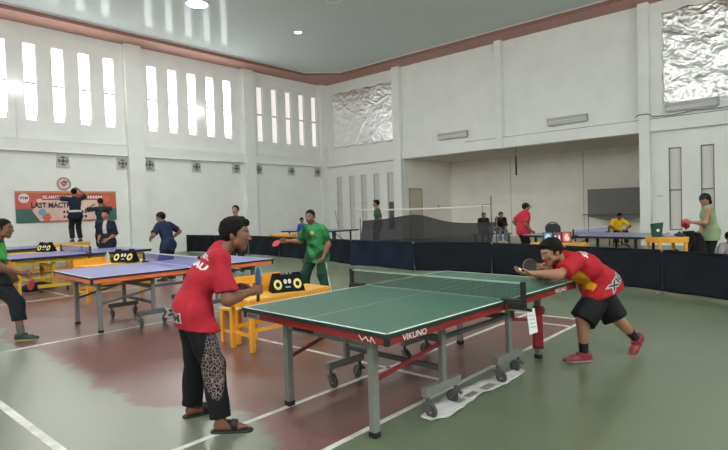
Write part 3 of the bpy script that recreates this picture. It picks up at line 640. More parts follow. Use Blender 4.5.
# ------------------------------------------------------------------ badminton net and dark drape beyond the barriers
t = thing('badminton_net', 'thin badminton net with white tape strung between two slim posts', 'badminton net', (15.9, 11.55, 0))
for s, m_ in ((-1, M_DKSTEEL), (1, mat('white_post', (.6, .6, .58), .5))):
    q = MB(); q.cyl((0, s*3.05, 0), (0, s*3.05, 1.62 if s > 0 else 1.8), .02); q.cyl((0, s*3.05, 0), (0, s*3.05, .03), .15); q.build('post', m_, t)
q = MB(); q.grid(lambda u, v: (0, -3.03+6.06*u, 1.46+.055*v-.035*math.sin(math.pi*u)), 24, 1); q.build('tape', mat('white_net_tape', (.72, .70, .66), .7), t, 0, .006)
q = MB(); q.tube([(0, -3.05, 1.55), (0, -2.72, 1.53), (0, -2.72, 1.0)], .009); q.build('cord', M_BLACK, t)
def drape(u, v):
    y = 12.25-5.1*u; zt = 1.10+.24*math.exp(-((u-.50)/.2)**2)+.05*math.sin(7*u)-.13*(u > .0)*min(1, u*6)*0-.12*u
    return (13.6+.12*math.sin(5*u+2*v)+.05*math.sin(17*u)-.25*(1-v), y, .02+(zt-.02)*v)
q = MB(); q.grid(drape, 60, 18)
t = thing('net_drape', 'sagging dark mesh net draped low behind the navy barrier', 'net', (0, 0, 0))
q.build('mesh', net_mat('dark_drape_threads', (.016, .017, .02), .02, .009, (1, 2), .74), t)
q = MB(); q.tube([tuple(Vector(drape(i/40, 1))) for i in range(41)], .012); q.tube([tuple(Vector(drape(i/40, .36+.12*(i/40)))+Vector((-.02, 0, 0))) for i in range(41)], .014); q.build('cord', M_BLACK, t)
q = MB(); q.cyl((13.6, 7.13, 0), (13.62, 7.12, 1.2), .02); q.build('pole', M_DKSTEEL, t)
q = MB(); q.cyl((13.6, 12.27, 0), (13.62, 12.28, 1.2), .018); q.build('pole', M_DKSTEEL, t)
# net with grey cloth inside the alcove
t = thing('hanging_net', 'grey mesh cloth hung on poles against the alcove wall behind the yellow shirted man', 'net', (23.2, 6.75, 0))
q = MB(); q.grid(lambda u, v: (.04*math.sin(9*u), 1.1-2.6*u, .72+1.3*v+.18*(1-v)*(1-math.sin(math.pi*min(1, u*1.1)))), 30, 10); q.build('mesh', net_mat('grey_cloth_threads', (.18, .18, .185), .02, .01, (1, 2), .62), t)
q = MB(); q.cyl((0, 1.1, 0), (0, 1.1, 2.05), .018); q.cyl((0, -1.5, 0), (0, -1.5, 2.05), .018); q.cyl((0, 1.1, 2.03), (0, -1.5, 2.03), .015); q.build('pole', M_DKALU, t)
q = MB(); q.bar((-.1, 1.3, .98), (-.1, -1.5, .96), .05, .04); q.build('rail', M_DKSTEEL, t)

# ------------------------------------------------------------------ yellow benches, stools, desks
def bench(lab, x, y, rz, L, D, H, back=0, mat_=None, shelf=False, grp='yellow umpire benches', backlen=None):
    m_ = mat_ or M_YELD; t = thing('bench' if H < .7 else 'desk', lab, 'bench' if H < .7 else 'desk', (x, y, 0), rz, grp)
    q = MB(); q.bb(-L/2, L/2, -D/2, D/2, H-.025, H); q.build('top', mat('worn_yellow_top', (.78, .42, .06), .38, noise=.12, nscale=4), t, .004)
    q = MB(); q.bb(-L/2+.01, L/2-.01, -D/2+.005, -D/2+.025, H-.10, H-.025); q.bb(-L/2+.01, L/2-.01, D/2-.025, D/2-.005, H-.10, H-.025)
    q.bb(-L/2+.005, -L/2+.025, -D/2+.01, D/2-.01, H-.10, H-.025); q.bb(L/2-.025, L/2-.005, -D/2+.01, D/2-.01, H-.10, H-.025); q.build('apron', m_, t, .003)
    for sx in (-1, 1):
        for sy in (-1, 1):
            q = MB(); q.bb(sx*(L/2-.045)-.025, sx*(L/2-.045)+.025, sy*(D/2-.04)-.025, sy*(D/2-.04)+.025, 0, H-.03); q.build('leg', m_, t, .004)
        q = MB(); q.bb(sx*(L/2-.045)-.012, sx*(L/2-.045)+.012, -D/2+.04, D/2-.04, H*.28, H*.28+.035); q.build('stretcher', m_, t)
    for sy in (-1, 1):
        q = MB(); q.bb(-L/2+.05, L/2-.05, sy*(D/2-.04)-.012, sy*(D/2-.04)+.012, H*.36, H*.36+.04); q.build('stretcher', m_, t)
    if shelf: q = MB(); q.bb(-L/2+.05, L/2-.05, -D/2+.03, D/2-.03, H*.55, H*.55+.02); q.build('shelf', m_, t)
    if back:
        bl_ = backlen or L
        q = MB(); q.bb(-L/2, -L/2+bl_, D/2-.025, D/2, H-.02, H+back); q.build('backboard', m_, t, .004)
    return t
bench('yellow wooden bench with low backboard under the scoreboard, beside the green table', 3.95, 4.85, math.radians(-1), 1.18, .44, .575, .20, backlen=.75)
t = thing('stool', 'low yellow stool at the end of the bench behind the red shirted player', 'stool', (3.65, 5.27, 0), math.radians(8))
q = MB(); q.bb(-.16, .16, -.16, .16, .375, .405); q.build('seat', mat('worn_yellow_top', (.78, .42, .06), .38), t, .006)
for sx in (-1, 1):
    for sy in (-1, 1): q = MB(); q.bb(sx*.13-.022, sx*.13+.022, sy*.13-.022, sy*.13+.022, 0, .38); q.build('leg', M_YELD, t, .003)
    q = MB(); q.bb(sx*.13-.01, sx*.13+.01, -.12, .12, .12, .15); q.build('stretcher', M_YELD, t)
bench('yellow bench between the two blue tables, seen under the orange edged table', 4.25, 9.95, math.radians(8), 1.35, .42, .66, .11, backlen=.62)
bench('yellow bench with a scoreboard behind the yellow framed table', 4.35, 14.3, math.radians(-4), 1.3, .42, .72)
bench('yellow bench under the navy figures fixing the banner', 6.2, 18.0, math.radians(3), 1.2, .6, .74)
bench('yellow bench with flip cards behind the crouching player, beyond the barrier', 11.70, 4.60, math.radians(-85), 1.2, .34, .62)
dk = bench('yellow wooden desk with a shelf behind the barrier, beside the green vest player', 11.34, 2.40, math.radians(-50), .57, .5, .80, shelf=True, grp='yellow desks')
t = bench('short yellow bench beyond the barrier, beside the boy in blue', 11.75, 14.2, math.radians(100), .9, .4, .74)

# ------------------------------------------------------------------ umpire scoreboards
M_DIG = mat('yellow_digit', (.80, .74, .22), .5); M_DIGW = mat('white_digit', (.8, .8, .78), .5)
def scoreboard(lab, x, y, z, rz, s=1):
    t = thing('scoreboard', lab, 'scoreboard', (x, y, z), rz, 'black flip scoreboards'); W_, Hh, D = .40*s, .20*s, .22*s
    q = MB(); a = [(-W_/2, -D/2, 0), (W_/2, -D/2, 0), (W_/2-.02, 0, Hh), (-W_/2+.02, 0, Hh), (-W_/2, D/2, 0), (W_/2, D/2, 0)]
    q.add(a, [(0, 1, 2, 3), (5, 4, 3, 2), (0, 3, 4), (1, 5, 2), (0, 4, 5, 1)]); q.build('case', mat('matt_black_case', (.009, .009, .01), .75, spec=.15), t, .004)
    n = Vector((0, -Hh, D/2)).normalized(); n = Vector((0, -Hh, D/2)).normalized(); up = Vector((0, D/2, Hh)).normalized(); R = Matrix((Vector((1, 0, 0)), up, Vector((1, 0, 0)).cross(up))).transposed()
    o = Vector((0, -D/2, 0))
    def pt(u, v, e=.003): return o+Vector((1, 0, 0))*u+up*v+R.col[2]*e
    Hs = math.hypot(Hh, D/2)
    for u, nm in ((-.118*s, 'score_card'), (.118*s, 'score_card')):
        q = MB(); q.add([pt(u-.066*s, .03*s), pt(u+.066*s, .03*s), pt(u+.066*s, .18*s), pt(u-.066*s, .18*s)], [(0, 1, 2, 3)]); c = q.build(nm, mat('black_card', (.012, .012, .009), .75, spec=.15), t, 0, .002)
        q = MB(); q.torus(pt(u, .098*s, .006), .043*s, .0145*s, R @ Matrix.Diagonal((.85, 1.12, .3)), 28, 8); q.build('digit', M_DIG, c)
    for u in (-.026*s, .026*s):
        q = MB(); q.add([pt(u-.022*s, .10*s), pt(u+.022*s, .10*s), pt(u+.022*s, .165*s), pt(u-.022*s, .165*s)], [(0, 1, 2, 3)]); c = q.build('set_card', mat('black_card', (.012, .012, .009), .75, spec=.15), t, 0, .002)
        q = MB(); q.torus(pt(u, .133*s, .005), .015*s, .009*s, R @ Matrix.Diagonal((.8, 1.25, .3)), 20, 8); q.build('digit', M_DIGW, c)
    q = MB(); q.add([pt(-.03*s, .055*s), pt(.03*s, .055*s), pt(.03*s, .07*s), pt(-.03*s, .07*s)], [(0, 1, 2, 3)]); q.build('name_strip', mat('grey_strip', (.4, .4, .42), .5), t)
    q = MB()
    for u in (-.16, -.09, -.05, -.02, .03, .09, .16): q.torus((u*s, 0, Hh+.005), .014*s, .003*s, Matrix(((0, 0, 1), (1, 0, 0), (0, 1, 0))), 12, 6)
    for u in (-.12, .12): q.bb(u*s-.05*s, u*s+.05*s, -.006, .006, Hh-.01, Hh+.018*s)
    q.build('ring_binding', mat('matt_black_case', (.009, .009, .01), .75), t)
    return t
scoreboard('black scoreboard showing two yellow zeros on the bench beside the green table', 4.00, 4.80, .575, math.radians(-26), .98)
scoreboard('black scoreboard with yellow zeros behind the orange edged blue table', 4.40, 9.88, .66, math.radians(-56), 1.1)
scoreboard('black scoreboard with yellow zeros on the farthest bench, under the banner', 4.45, 14.25, .72, math.radians(-60), 1.05)
# flip cards on the far bench
t = thing('flip_scoreboard', 'flip score cards, a blue card and a red card, on the yellow bench', 'scoreboard', (11.72, 4.66, .62), math.radians(-58))
q = MB(); q.add([(-.3, -.08, 0), (.3, -.08, 0), (.3, 0, .24), (-.3, 0, .24), (-.3, .08, 0), (.3, .08, 0)], [(0, 1, 2, 3), (5, 4, 3, 2), (0, 3, 4), (1, 5, 2)]); q.build('stand', M_BLACK, t)
for u, m_, ch, w_ in ((-.2, mat('blue_card', (.10, .33, .58), .5), '0', .17), (-.04, mat('dark_card', (.03, .1, .16), .5), '1', .07), (.04, mat('dull_red_card', (.45, .07, .08), .5), '1', .07), (.2, mat('red_card', (.80, .12, .08), .5), '6', .17)):
    q = MB(); q.add([(u-w_/2, -.084, .02), (u+w_/2, -.084, .02), (u+w_/2, -.02, .225), (u-w_/2, -.02, .225)], [(0, 1, 2, 3)]); c = q.build('card', m_, t, 0, .003)
    text('digit', ch, .2 if w_ > .1 else .1, (u, -.066, .115), frame((1, 0, 0), (0, .3, .95)), M_DIGW, c, .012)

# ------------------------------------------------------------------ small things
pl = [(3.02, 2.20), (3.02, 2.09), (3.18, 2.05), (3.47, 2.07), (3.69, 2.10), (3.9, 2.055), (4.2, 2.05), (4.42, 2.06), (4.48, 2.15), (4.09, 2.22), (3.72, 2.27), (3.4, 2.28), (3.2, 2.25)]
q = MB(); cpt = (3.7, 2.16)
def ppf(u, v):
    n = 6; xs = 3.02+1.46*u; lo = np.interp(xs, [3.02, 3.18, 3.47, 3.69, 3.9, 4.2, 4.42, 4.48], [2.09, 2.05, 2.07, 2.10, 2.055, 2.05, 2.06, 2.14]); hi = np.interp(xs, [3.02, 3.2, 3.4, 3.72, 4.09, 4.48], [2.20, 2.25, 2.28, 2.27, 2.22, 2.15])
    y = lo+(hi-lo)*v+.005*math.sin(xs*23+2*math.sin(xs*7)); return (xs, y, .006+.006*abs(math.sin(xs*9+v*4))+(.012*abs(math.sin(xs*14)) if v in (0, 1) else 0))
q.grid(ppf, 60, 6); t = tag(q.build('newspaper', mat('newsprint', (.62, .62, .60), .8, noise=.12, nscale=14), None, 0, .003), 'creased sheet of newspaper under the casters of the green table', 'newspaper')
q = MB()
for x0, y0, w_, h_ in ((3.55, 2.12, .14, .06), (3.78, 2.1, .16, .07), (3.4, 2.12, .1, .07)):
    for k in range(5): q.bb(x0, x0+w_, y0+k*h_/5, y0+k*h_/5+h_/9, .0185, .0195)
q.build('print', mat('newsprint_ink', (.16, .16, .16), .8), t)
Tm = Matrix.Translation(ct) @ Matrix.Rotation(TA, 4, 'Z')
tg = Tm @ Vector((.035, -.955, .70))
t = thing('paper_tag', 'white paper tag hanging from the net clamp of the green table', 'paper tag', tg, TA-.25)
q = MB(); q.add([(-.045, 0, .01), (.04, .0, .015), (.05, -.02, -.165), (-.035, -.015, -.175)], [(0, 1, 2, 3)]); q.build('sheet', mat('white_paper', (.72, .74, .73), .7), t, 0, .002)
q = MB()
for k in range(4): q.bb(-.03+.0*k, .03, -.004-.017*(k*.04+.06)/.2, -.002-.017*(k*.04+.06)/.2, -.04-.028*k, -.033-.028*k)
q.build('print', mat('pale_blue_ink', (.35, .48, .55), .7), t)
rc_ = Tm @ Vector((1.37-.20, -.45, 0))
t = thing('red_cloth', 'red cloth tied round the far leg of the green table', 'cloth', rc_, TA)
q = MB(); q.grid(lambda u, v: ((.042+.006*math.sin(9*u*6.28/3)*(.4+.6*(1-v))+.005*(1-v))*math.cos(6.283*u), (.042+.006*math.sin(9*u*6.28/3)*(.4+.6*(1-v))+.005*(1-v))*math.sin(6.283*u), .10+.34*v), 36, 10); q.build('wrap', mat('red_rag', (.28, .015, .03), .8, noise=.15), t, 0, .004)
q = MB(); q.lathe((0, -.01, .47), [(.03, -.05), (.055, -.03), (.062, .01), (.05, .035), (.03, .04)], 12); q.build('knot', mat('red_rag', (.28, .015, .03), .8), t)
# bag under the yellow table, bottle, towels, backpack ...
def sackbag(name, lab, cat, x, y, z, rz, dx, dy, dz, m_, strap=True):
    t = thing(name, lab, cat, (x, y, z), rz); q = MB()
    n, k = 20, 12; vs = []
    for j in range(k+1):
        v = j/k; ph = math.pi*(v-.5); c_ = max(0, math.cos(ph))**.45; zz = .5+.5*math.copysign(abs(math.sin(ph))**.7, math.sin(ph))
        for i in range(n):
            a = 2*math.pi*i/n; ex = math.copysign(abs(math.cos(a))**.6, math.cos(a)); ey = math.copysign(abs(math.sin(a))**.6, math.sin(a))
            wv = 1+.06*math.sin(3*a+5*v)
            vs.append((dx/2*ex*c_*wv*(1-.2*v), dy/2*ey*c_*wv*(1-.2*v), dz*zz))
    q.add(vs, [(j*n+i, j*n+(i+1) % n, (j+1)*n+(i+1) % n, (j+1)*n+i) for j in range(k) for i in range(n)], 0, True); q.build('body', m_, t)
    if strap:
        q = MB(); q.tube([(-.3*dx, 0, dz*.9), (-.2*dx, 0, dz*1.08), (0, 0, dz*1.14), (.2*dx, 0, dz*1.08), (.3*dx, 0, dz*.9)], .012); q.build('handle', M_BLACK, t)
        q = MB(); q.grid(lambda u, v: (dx*.34*(u-.5)*2, -dy*.47, dz*(.12+.38*v)), 6, 6); q.build('pocket', m_, t, 0, .02)
    return t
M_BAG = mat('black_nylon', (.014, .014, .017), .65, noise=.2)
sackbag('sports_bag', 'flat black sports bag on the floor under the yellow framed table', 'bag', 3.75, 12.75, 0, .3, .75, .3, .14, M_BAG)
sackbag('backpack', 'black backpack standing on the table end by the man in the red and black shirt', 'bag', 12.95, 5.25, .76, -1.2, .40, .3, .24, M_BAG)
def on_desk(x, y): v = Matrix.Rotation(math.radians(-50), 3, 'Z') @ Vector((x, y, 0)); return 11.36+v.x, 2.38+v.y
x_, y_ = on_desk(-.21, .0)
t = thing('green_box', 'dark green box with a white mark on the yellow desk', 'box', (x_, y_, .80), -1.0)
q = MB(); q.add([(-.07, -.06, 0), (.07, -.06, 0), (.07, .06, 0), (-.07, .06, 0), (-.09, -.07, .26), (.1, -.07, .28), (.1, .07, .27), (-.09, .07, .25)], [(3, 2, 1, 0), (4, 5, 6, 7), (0, 1, 5, 4), (1, 2, 6, 5), (2, 3, 7, 6), (3, 0, 4, 7)]); q.build('body', mat('dark_green_card', (.012, .06, .04), .5), t, .006)
q = MB(); q.cyl((0, -.067, .13), (0, -.07, .13), .03); q.build('white_mark', M_DIGW, t)
def flatcloth(name, lab, x, y, z, rz, dx, dy, hh, m_, seed):
    t = thing(name, lab, 'clothing', (x, y, z), rz); r_ = random.Random(seed); p = [r_.uniform(0, 6) for _ in range(4)]
    q = MB(); q.grid(lambda u, v: ((u-.5)*dx*(1+.1*math.sin(9*v+p[0])), (v-.5)*dy*(1+.12*math.sin(8*u+p[1])), .008+hh*(math.sin(math.pi*u)*math.sin(math.pi*v))**.6*(.65+.35*math.sin(11*u+p[2])*math.sin(9*v+p[3]))), 22, 16)
    q.build('folds', m_, t, 0, .006); return t
x_, y_ = on_desk(-.0, 0); flatcloth('folded_cloth', 'grey cloth folded on the yellow desk beside the green box', x_, y_, .80, -1.1, .20, .3, .08, mat('grey_violet_cloth', (.32, .30, .36), .8), 3)
x_, y_ = on_desk(.21, 0); flatcloth('folded_cloth', 'dark navy cloth on the end of the yellow desk', x_, y_, .80, -1.1, .18, .3, .09, mat('dark_navy_cloth', (.02, .022, .04), .8), 5)
x_, y_ = on_desk(.1, .0); flatcloth('folded_cloth', 'black cloth lying on the lower shelf of the yellow desk', x_, y_, .46, -1.1, .40, .3, .10, M_BAG, 8)
x_, y_ = on_desk(.42, 0)
t = thing('jacket', 'black jacket hanging over the end of the yellow desk', 'jacket', (x_, y_, 0), math.radians(-50))
q = MB(); q.grid(lambda u, v: (.02+.10*math.sin(math.pi*v)**.6*(.7+.3*math.sin(7*u))+.05*math.sin(9*u+3*v), -.26+.52*u, .12+.78*v-.05*abs(u-.5)), 26, 22); q.build('body', M_BAG, t, 0, .02)
q = MB(); q.grid(lambda u, v: (.10+.03*math.sin(8*v), .08+.14*u, .25+.5*v), 8, 14); q.build('sleeve', M_BAG, t, 0, .05)
# bottle and small crate by the scoreboard behind the blue table
def bottle(lab, x, y, z, col, capc):
    t = thing('water_bottle', lab, 'bottle', (x, y, z)); q = MB(); q.lathe((0, 0, 0), [(.001, 0), (.032, 0), (.034, .01), (.034, .13), (.03, .16), (.014, .195), (.014, .205), (.001, .205)], 16)
    q.build('body', mat('clear_plastic', (.55, .66, .72), .15, alpha=.55), t); q = MB(); q.cyl((0, 0, .20), (0, 0, .225), .016); q.build('cap', mat('blue_cap', col, .5), t); return t
bottle('clear water bottle beside the scoreboard behind the orange edged table', 4.14, 10.02, .66, (.5, .6, .7), 0)
bottle('clear water bottle on the end of the bench with the yellow zeros by the green table', 3.5, 4.92, .575, (.3, .4, .6), 0) if False else None
# badminton racket / stick leaning on the niche wall
q = MB(); q.cyl((19.52, 18.95, 0), (19.68, 19.5, 1.48), .02); tag(q.build('leaning_pole', mat('dusty_pink_pole', (.45, .25, .24), .6)), 'thin reddish pole leaning against the niche wall', 'pole')
# ------------------------------------------------------------------ people: smooth-blended capsules meshed into one surface
V3 = lambda *a: np.array(a, float)
def un(v): v = np.asarray(v, float); return v/(np.linalg.norm(v)+1e-9)
def cap(a, b, ra, rb=None, n=None, fl=1.0, cuts=(), k=None): return dict(t='c', a=np.asarray(a, float), b=np.asarray(b, float), ra=ra, rb=ra if rb is None else rb, n=None if n is None else un(n), fl=fl, cuts=cuts, k=k)
def ell(c, M, r, cuts=(), k=None): return dict(t='e', c=np.asarray(c, float), M=np.asarray(M, float), r=np.asarray(r, float), cuts=cuts, k=k)
_CO = np.array([(i, j, k) for i in (0, 1) for j in (0, 1) for k in (0, 1)])
_ED = [(a, b) for a in range(8) for b in range(a+1, 8) if np.abs(_CO[a]-_CO[b]).sum() == 1]
def sculpt(prims, res, k=.03, cuts=(), noise=0, nf=9.0, seed=0):
    lo, hi = np.full(3, 9e9), np.full(3, -9e9)
    for p in prims:
        if p['t'] == 'c':
            r = max(p['ra'], p['rb']); lo = np.minimum(lo, np.minimum(p['a'], p['b'])-r); hi = np.maximum(hi, np.maximum(p['a'], p['b'])+r)
        else: r = p['r'].max(); lo = np.minimum(lo, p['c']-r); hi = np.maximum(hi, p['c']+r)
    lo -= 3*res+abs(noise)*2; hi += 3*res+abs(noise)*2
    dim = np.ceil((hi-lo)/res).astype(int)+1; D = np.full(dim, 1.0, np.float32)
    def axes(i0, i1): return [(lo[q]+res*np.arange(i0[q], i1[q])).reshape([-1 if z == q else 1 for z in range(3)]) for q in range(3)]
    for p in prims:
        kk = k if p['k'] is None else p['k']
        if p['t'] == 'c': r = max(p['ra'], p['rb']); b0 = np.minimum(p['a'], p['b'])-r; b1 = np.maximum(p['a'], p['b'])+r
        else: b0 = p['c']-p['r'].max(); b1 = p['c']+p['r'].max()
        mg = kk*1.6+3*res; i0 = np.maximum(0, np.floor((b0-mg-lo)/res).astype(int)); i1 = np.minimum(dim, np.ceil((b1+mg-lo)/res).astype(int)+1)
        X = axes(i0, i1)
        if p['t'] == 'c':
            P = [X[q]-p['a'][q] for q in range(3)]; ba = p['b']-p['a']; s = 1.0
            if p['n'] is not None:
                n, f = p['n'], 1/p['fl']-1; h = P[0]*n[0]+P[1]*n[1]+P[2]*n[2]; P = [P[q]+n[q]*h*f for q in range(3)]; ba = ba+n*(ba@n)*f; s = p['fl']**.5
            bb = ba@ba+1e-9; t = np.clip((P[0]*ba[0]+P[1]*ba[1]+P[2]*ba[2])/bb, 0, 1)
            d = (np.sqrt((P[0]-t*ba[0])**2+(P[1]-t*ba[1])**2+(P[2]-t*ba[2])**2)-(p['ra']+(p['rb']-p['ra'])*t))*s
        else:
            P = [X[q]-p['c'][q] for q in range(3)]; Q = [P[0]*m[0]+P[1]*m[1]+P[2]*m[2] for m in p['M']]
            k0 = np.sqrt(sum((Q[q]/p['r'][q])**2 for q in range(3))); k1 = np.sqrt(sum((Q[q]/p['r'][q]**2)**2 for q in range(3)))+1e-9; d = k0*(k0-1)/k1
        for (c, n) in p['cuts']: d = np.maximum(d, sum((X[q]-c[q])*n[q] for q in range(3)))
        S = tuple(slice(i0[q], i1[q]) for q in range(3)); A = D[S]
        if kk > 0:
            h = np.clip(.5+.5*(A-d)/kk, 0, 1); D[S] = A+(d-A)*h-kk*h*(1-h)
        else: D[S] = np.minimum(A, d)
    X = axes((0, 0, 0), dim)
    if noise:
        a = 1.7*seed
        D = D+noise*(np.sin(nf*X[0]+2.3*np.sin(nf*.7*X[2]+a)+a)*np.sin(nf*1.3*X[2]+1.9*np.sin(nf*.8*X[1])+2*a)+.6*np.sin(nf*1.9*X[1]+2*np.sin(nf*1.1*X[2]+a)+nf*X[0]))
    for (c, n) in cuts:
        D = np.maximum(D, sum((X[q]-c[q])*n[q] for q in range(3)))
    return snet(D, lo, res)
def snet(D, lo, res):
    S = D < 0; n = np.array(D.shape)-1
    cnt = np.zeros(n, np.int8)
    for c in _CO: cnt += S[c[0]:c[0]+n[0], c[1]:c[1]+n[1], c[2]:c[2]+n[2]]
    act = (cnt > 0) & (cnt < 8); idx = np.argwhere(act)
    if len(idx) == 0: return np.zeros((0, 3)), np.zeros((0, 4), int)
    cv = np.stack([D[idx[:, 0]+c[0], idx[:, 1]+c[1], idx[:, 2]+c[2]] for c in _CO], 1)
    sm = np.zeros((len(idx), 3)); ct_ = np.zeros(len(idx))
    for a, b in _ED:
        x = (cv[:, a] < 0) != (cv[:, b] < 0); t = np.where(x, cv[:, a]/(cv[:, a]-cv[:, b]+1e-12), 0)
        sm += np.where(x[:, None], _CO[a]+t[:, None]*(_CO[b]-_CO[a]), 0); ct_ += x
    verts = (idx+sm/ct_[:, None])*res+lo
    vid = np.full(n, -1, np.int64); vid[tuple(idx.T)] = np.arange(len(idx)); F = []
    for ax in range(3):
        u, v = [q for q in range(3) if q != ax]
        sl0 = [slice(1, n[q]) for q in range(3)]; sl0[ax] = slice(0, n[ax]); sl1 = list(sl0); sl1[ax] = slice(1, n[ax]+1)
        a, b = S[tuple(sl0)], S[tuple(sl1)]; e = np.argwhere(a != b); off = np.ones(3, int); off[ax] = 0; e = e+off
        ins = S[tuple(e.T)]
        def g(du, dv): q = e.copy(); q[:, u] -= du; q[:, v] -= dv; return vid[tuple(q.T)]
        f = np.stack([g(1, 1), g(0, 1), g(0, 0), g(1, 0)], 1)
        fl_ = ins if ax != 1 else ~ins
        f[~fl_] = f[~fl_][:, ::-1]; F.append(f)
    F = np.concatenate(F); F = F[(F >= 0).all(1)]
    return verts, F
def smesh(name, parts, m, parent, color=None):
    vs, fs, o = [], [], 0
    for v, f in parts: vs.append(v); fs.append(f+o); o += len(v)
    v = np.concatenate(vs); f = np.concatenate(fs).astype(np.int32); me = bpy.data.meshes.new(name)
    me.vertices.add(len(v)); me.vertices.foreach_set('co', v.astype(np.float32).ravel()); me.loops.add(len(f)*4); me.loops.foreach_set('vertex_index', f.ravel())
    me.polygons.add(len(f)); me.polygons.foreach_set('loop_start', np.arange(len(f), dtype=np.int32)*4); me.polygons.foreach_set('use_smooth', np.ones(len(f), bool)); me.update(calc_edges=True); me.validate()
    if color is not None:
        c = np.ones((len(v), 4), np.float32); c[:, :3] = color(v); at = me.color_attributes.new('tint', 'FLOAT_COLOR', 'POINT'); at.data.foreach_set('color', c.ravel())
    me.materials.append(m); ob = bpy.data.objects.new(name, me); COL.objects.link(ob); ob.parent = parent; return ob
M_SKIN = mat('skin', (.4, .2, .12), .5, spec=.35, attr=True); M_FAB = mat('sports_fabric', (.5, .5, .5), .75, spec=.25, attr=True, bump=.45, bscale=11); M_HAIR = mat('black_hair', (.006, .005, .0045), .75, spec=.2, bump=.6, bscale=150)
M_SHOE = mat('shoe', (.5, .5, .5), .5, attr=True)
def flat(c): return lambda v: np.tile(np.array(c[:3]), (len(v), 1))
def ik(a, c, l1, l2, hint):
    d = c-a; L = np.linalg.norm(d); u = d/(L+1e-9)
    if L > (l1+l2)*.995: s = L/((l1+l2)*.995); l1 *= s; l2 *= s
    if L < abs(l1-l2)+.02: L = abs(l1-l2)+.02
    x = (l1*l1-l2*l2+L*L)/(2*L); h = math.sqrt(max(0, l1*l1-x*x)); p = hint-u*(hint@u); return a+u*x+un(p)*h
def hand(W, d, n, side, s, curl, res):
    """W wrist, d finger direction, n palm normal, side +1 when the thumb is on cross(d, n)"""
    d = un(d); n = un(n-d*(n@d)); sd = np.cross(d, n)*side; P = []
    kn = []
    for i, (o, l) in enumerate(((.030, .088), (.010, .092), (-.010, .088), (-.028, .080))):
        K = W+d*l*s+sd*o*s; kn.append(K); P.append(cap(W+sd*o*.55*s, K, .0150*s, .0125*s, k=.014*s))
    P.append(cap(W-d*.03*s, W+d*.02*s, .024*s, .026*s, n, .75, k=.02*s))
    for i, (K, ls) in enumerate(zip(kn, ((.040, .024, .020), (.044, .028, .021), (.041, .026, .020), (.032, .020, .018)))):
        a = 0; p = K-n*0; c = curl if not isinstance(curl, (tuple, list)) else curl[i]
        for j, (l, bend) in enumerate(zip(ls, (60, 85, 55))):
            a += math.radians(bend)*c; q = p+(d*math.cos(a)+n*math.sin(a)+sd*(.10-.07*i)*(1-c))*l*s
            P.append(cap(p, q, (.0092-.0008*j)*s, (.0084-.0008*j)*s, k=.003*s)); p = q
    c = curl if not isinstance(curl, (tuple, list)) else curl[0]
    t0 = W+d*.022*s+sd*.022*s; t1 = t0+un(d*.75+sd*.75+n*(.2+.5*c))*.042*s; t2 = t1+un(d*.9+sd*(.4-.7*c)+n*(.2+.6*c))*.034*s; t3 = t2+un(d*.9-sd*.5*c+n*(.1+.5*c))*.026*s
    P += [cap(t0, t1, .015*s, .0115*s, k=.012*s), cap(t1, t2, .011*s, .010*s, k=.004*s), cap(t2, t3, .010*s, .008*s, k=.003*s)]
    return sculpt(P, res, .004*s)
def head(C, f, u, s, res, skin, beard=0):
    f = un(f); u = un(u-f*(u@f)); l = np.cross(u, f); M = np.array([f, l, u]); A = lambda x, y, z: C+(f*x+l*y+u*z)*s
    P = [ell(A(-.012, 0, .028), M, V3(.098, .077, .090)*s), ell(A(.028, 0, -.012), M, V3(.068, .062, .085)*s), cap(A(.025, 0, -.05), A(.058, 0, -.088), .050*s, .030*s, l, .95),
         cap(A(.02, .035, -.055), A(.02, -.035, -.055), .034*s), cap(A(.07, .03, .022), A(.07, -.03, .022), .020*s),
         cap(A(.088, 0, .012), A(.108, 0, -.026), .008*s, .0125*s, k=.012*s), cap(A(.098, .012, -.031), A(.098, -.012, -.031), .008*s, k=.008*s),
         cap(A(.085, .017, -.056), A(.085, -.017, -.056), .010*s, u, .7, k=.008*s) if False else cap(A(.084, .016, -.057), A(.084, -.016, -.057), .010*s, k=.008*s),
         cap(A(.066, .036, -.012), A(.066, -.036, -.012), .022*s)]
    for q in (1, -1):
        e = np.array([un(f*.9-l*.35*q), un(l*q*.94+f*.3), u]); P.append(ell(A(-.008, .078*q, -.004), e, V3(.019, .009, .032)*s, k=.008*s))
    v = sculpt(P, res, .022*s)
    def col(vs):
        c = np.tile(np.array(skin), (len(vs), 1)); q = (vs-C)/s; x, y, z = q@f, q@l, q@u
        n_ = .5+.5*np.sin(37*x+5)*np.sin(31*z)*np.sin(29*y); c *= (.94+.12*n_)[:, None]
        c[(x > .06) & (np.abs(z+.057) < .009) & (np.abs(y) < .025)] = np.array(skin)*V3(.80, .5, .5)
        c[(x > .04) & (np.abs(z-.028-.06*np.abs(y)) < .006) & (np.abs(np.abs(y)-.034) < .020)] = V3(.015, .012, .01)
        ey = (x > .04) & ((np.abs(np.abs(y)-.032)/.014)**2+((z-.008)/.0065)**2 < 1); c[ey] = V3(.42, .40, .38)
        c[(x > .04) & ((np.abs(np.abs(y)-.032)/.0065)**2+((z-.008)/.0065)**2 < 1)] = V3(.012, .01, .01)
        if beard: c[(x > .01) & (z < -.045) & ~((np.abs(z+.057) < .009) & (np.abs(y) < .025))] *= .45
        return c
    return v, col, (f, l, u)
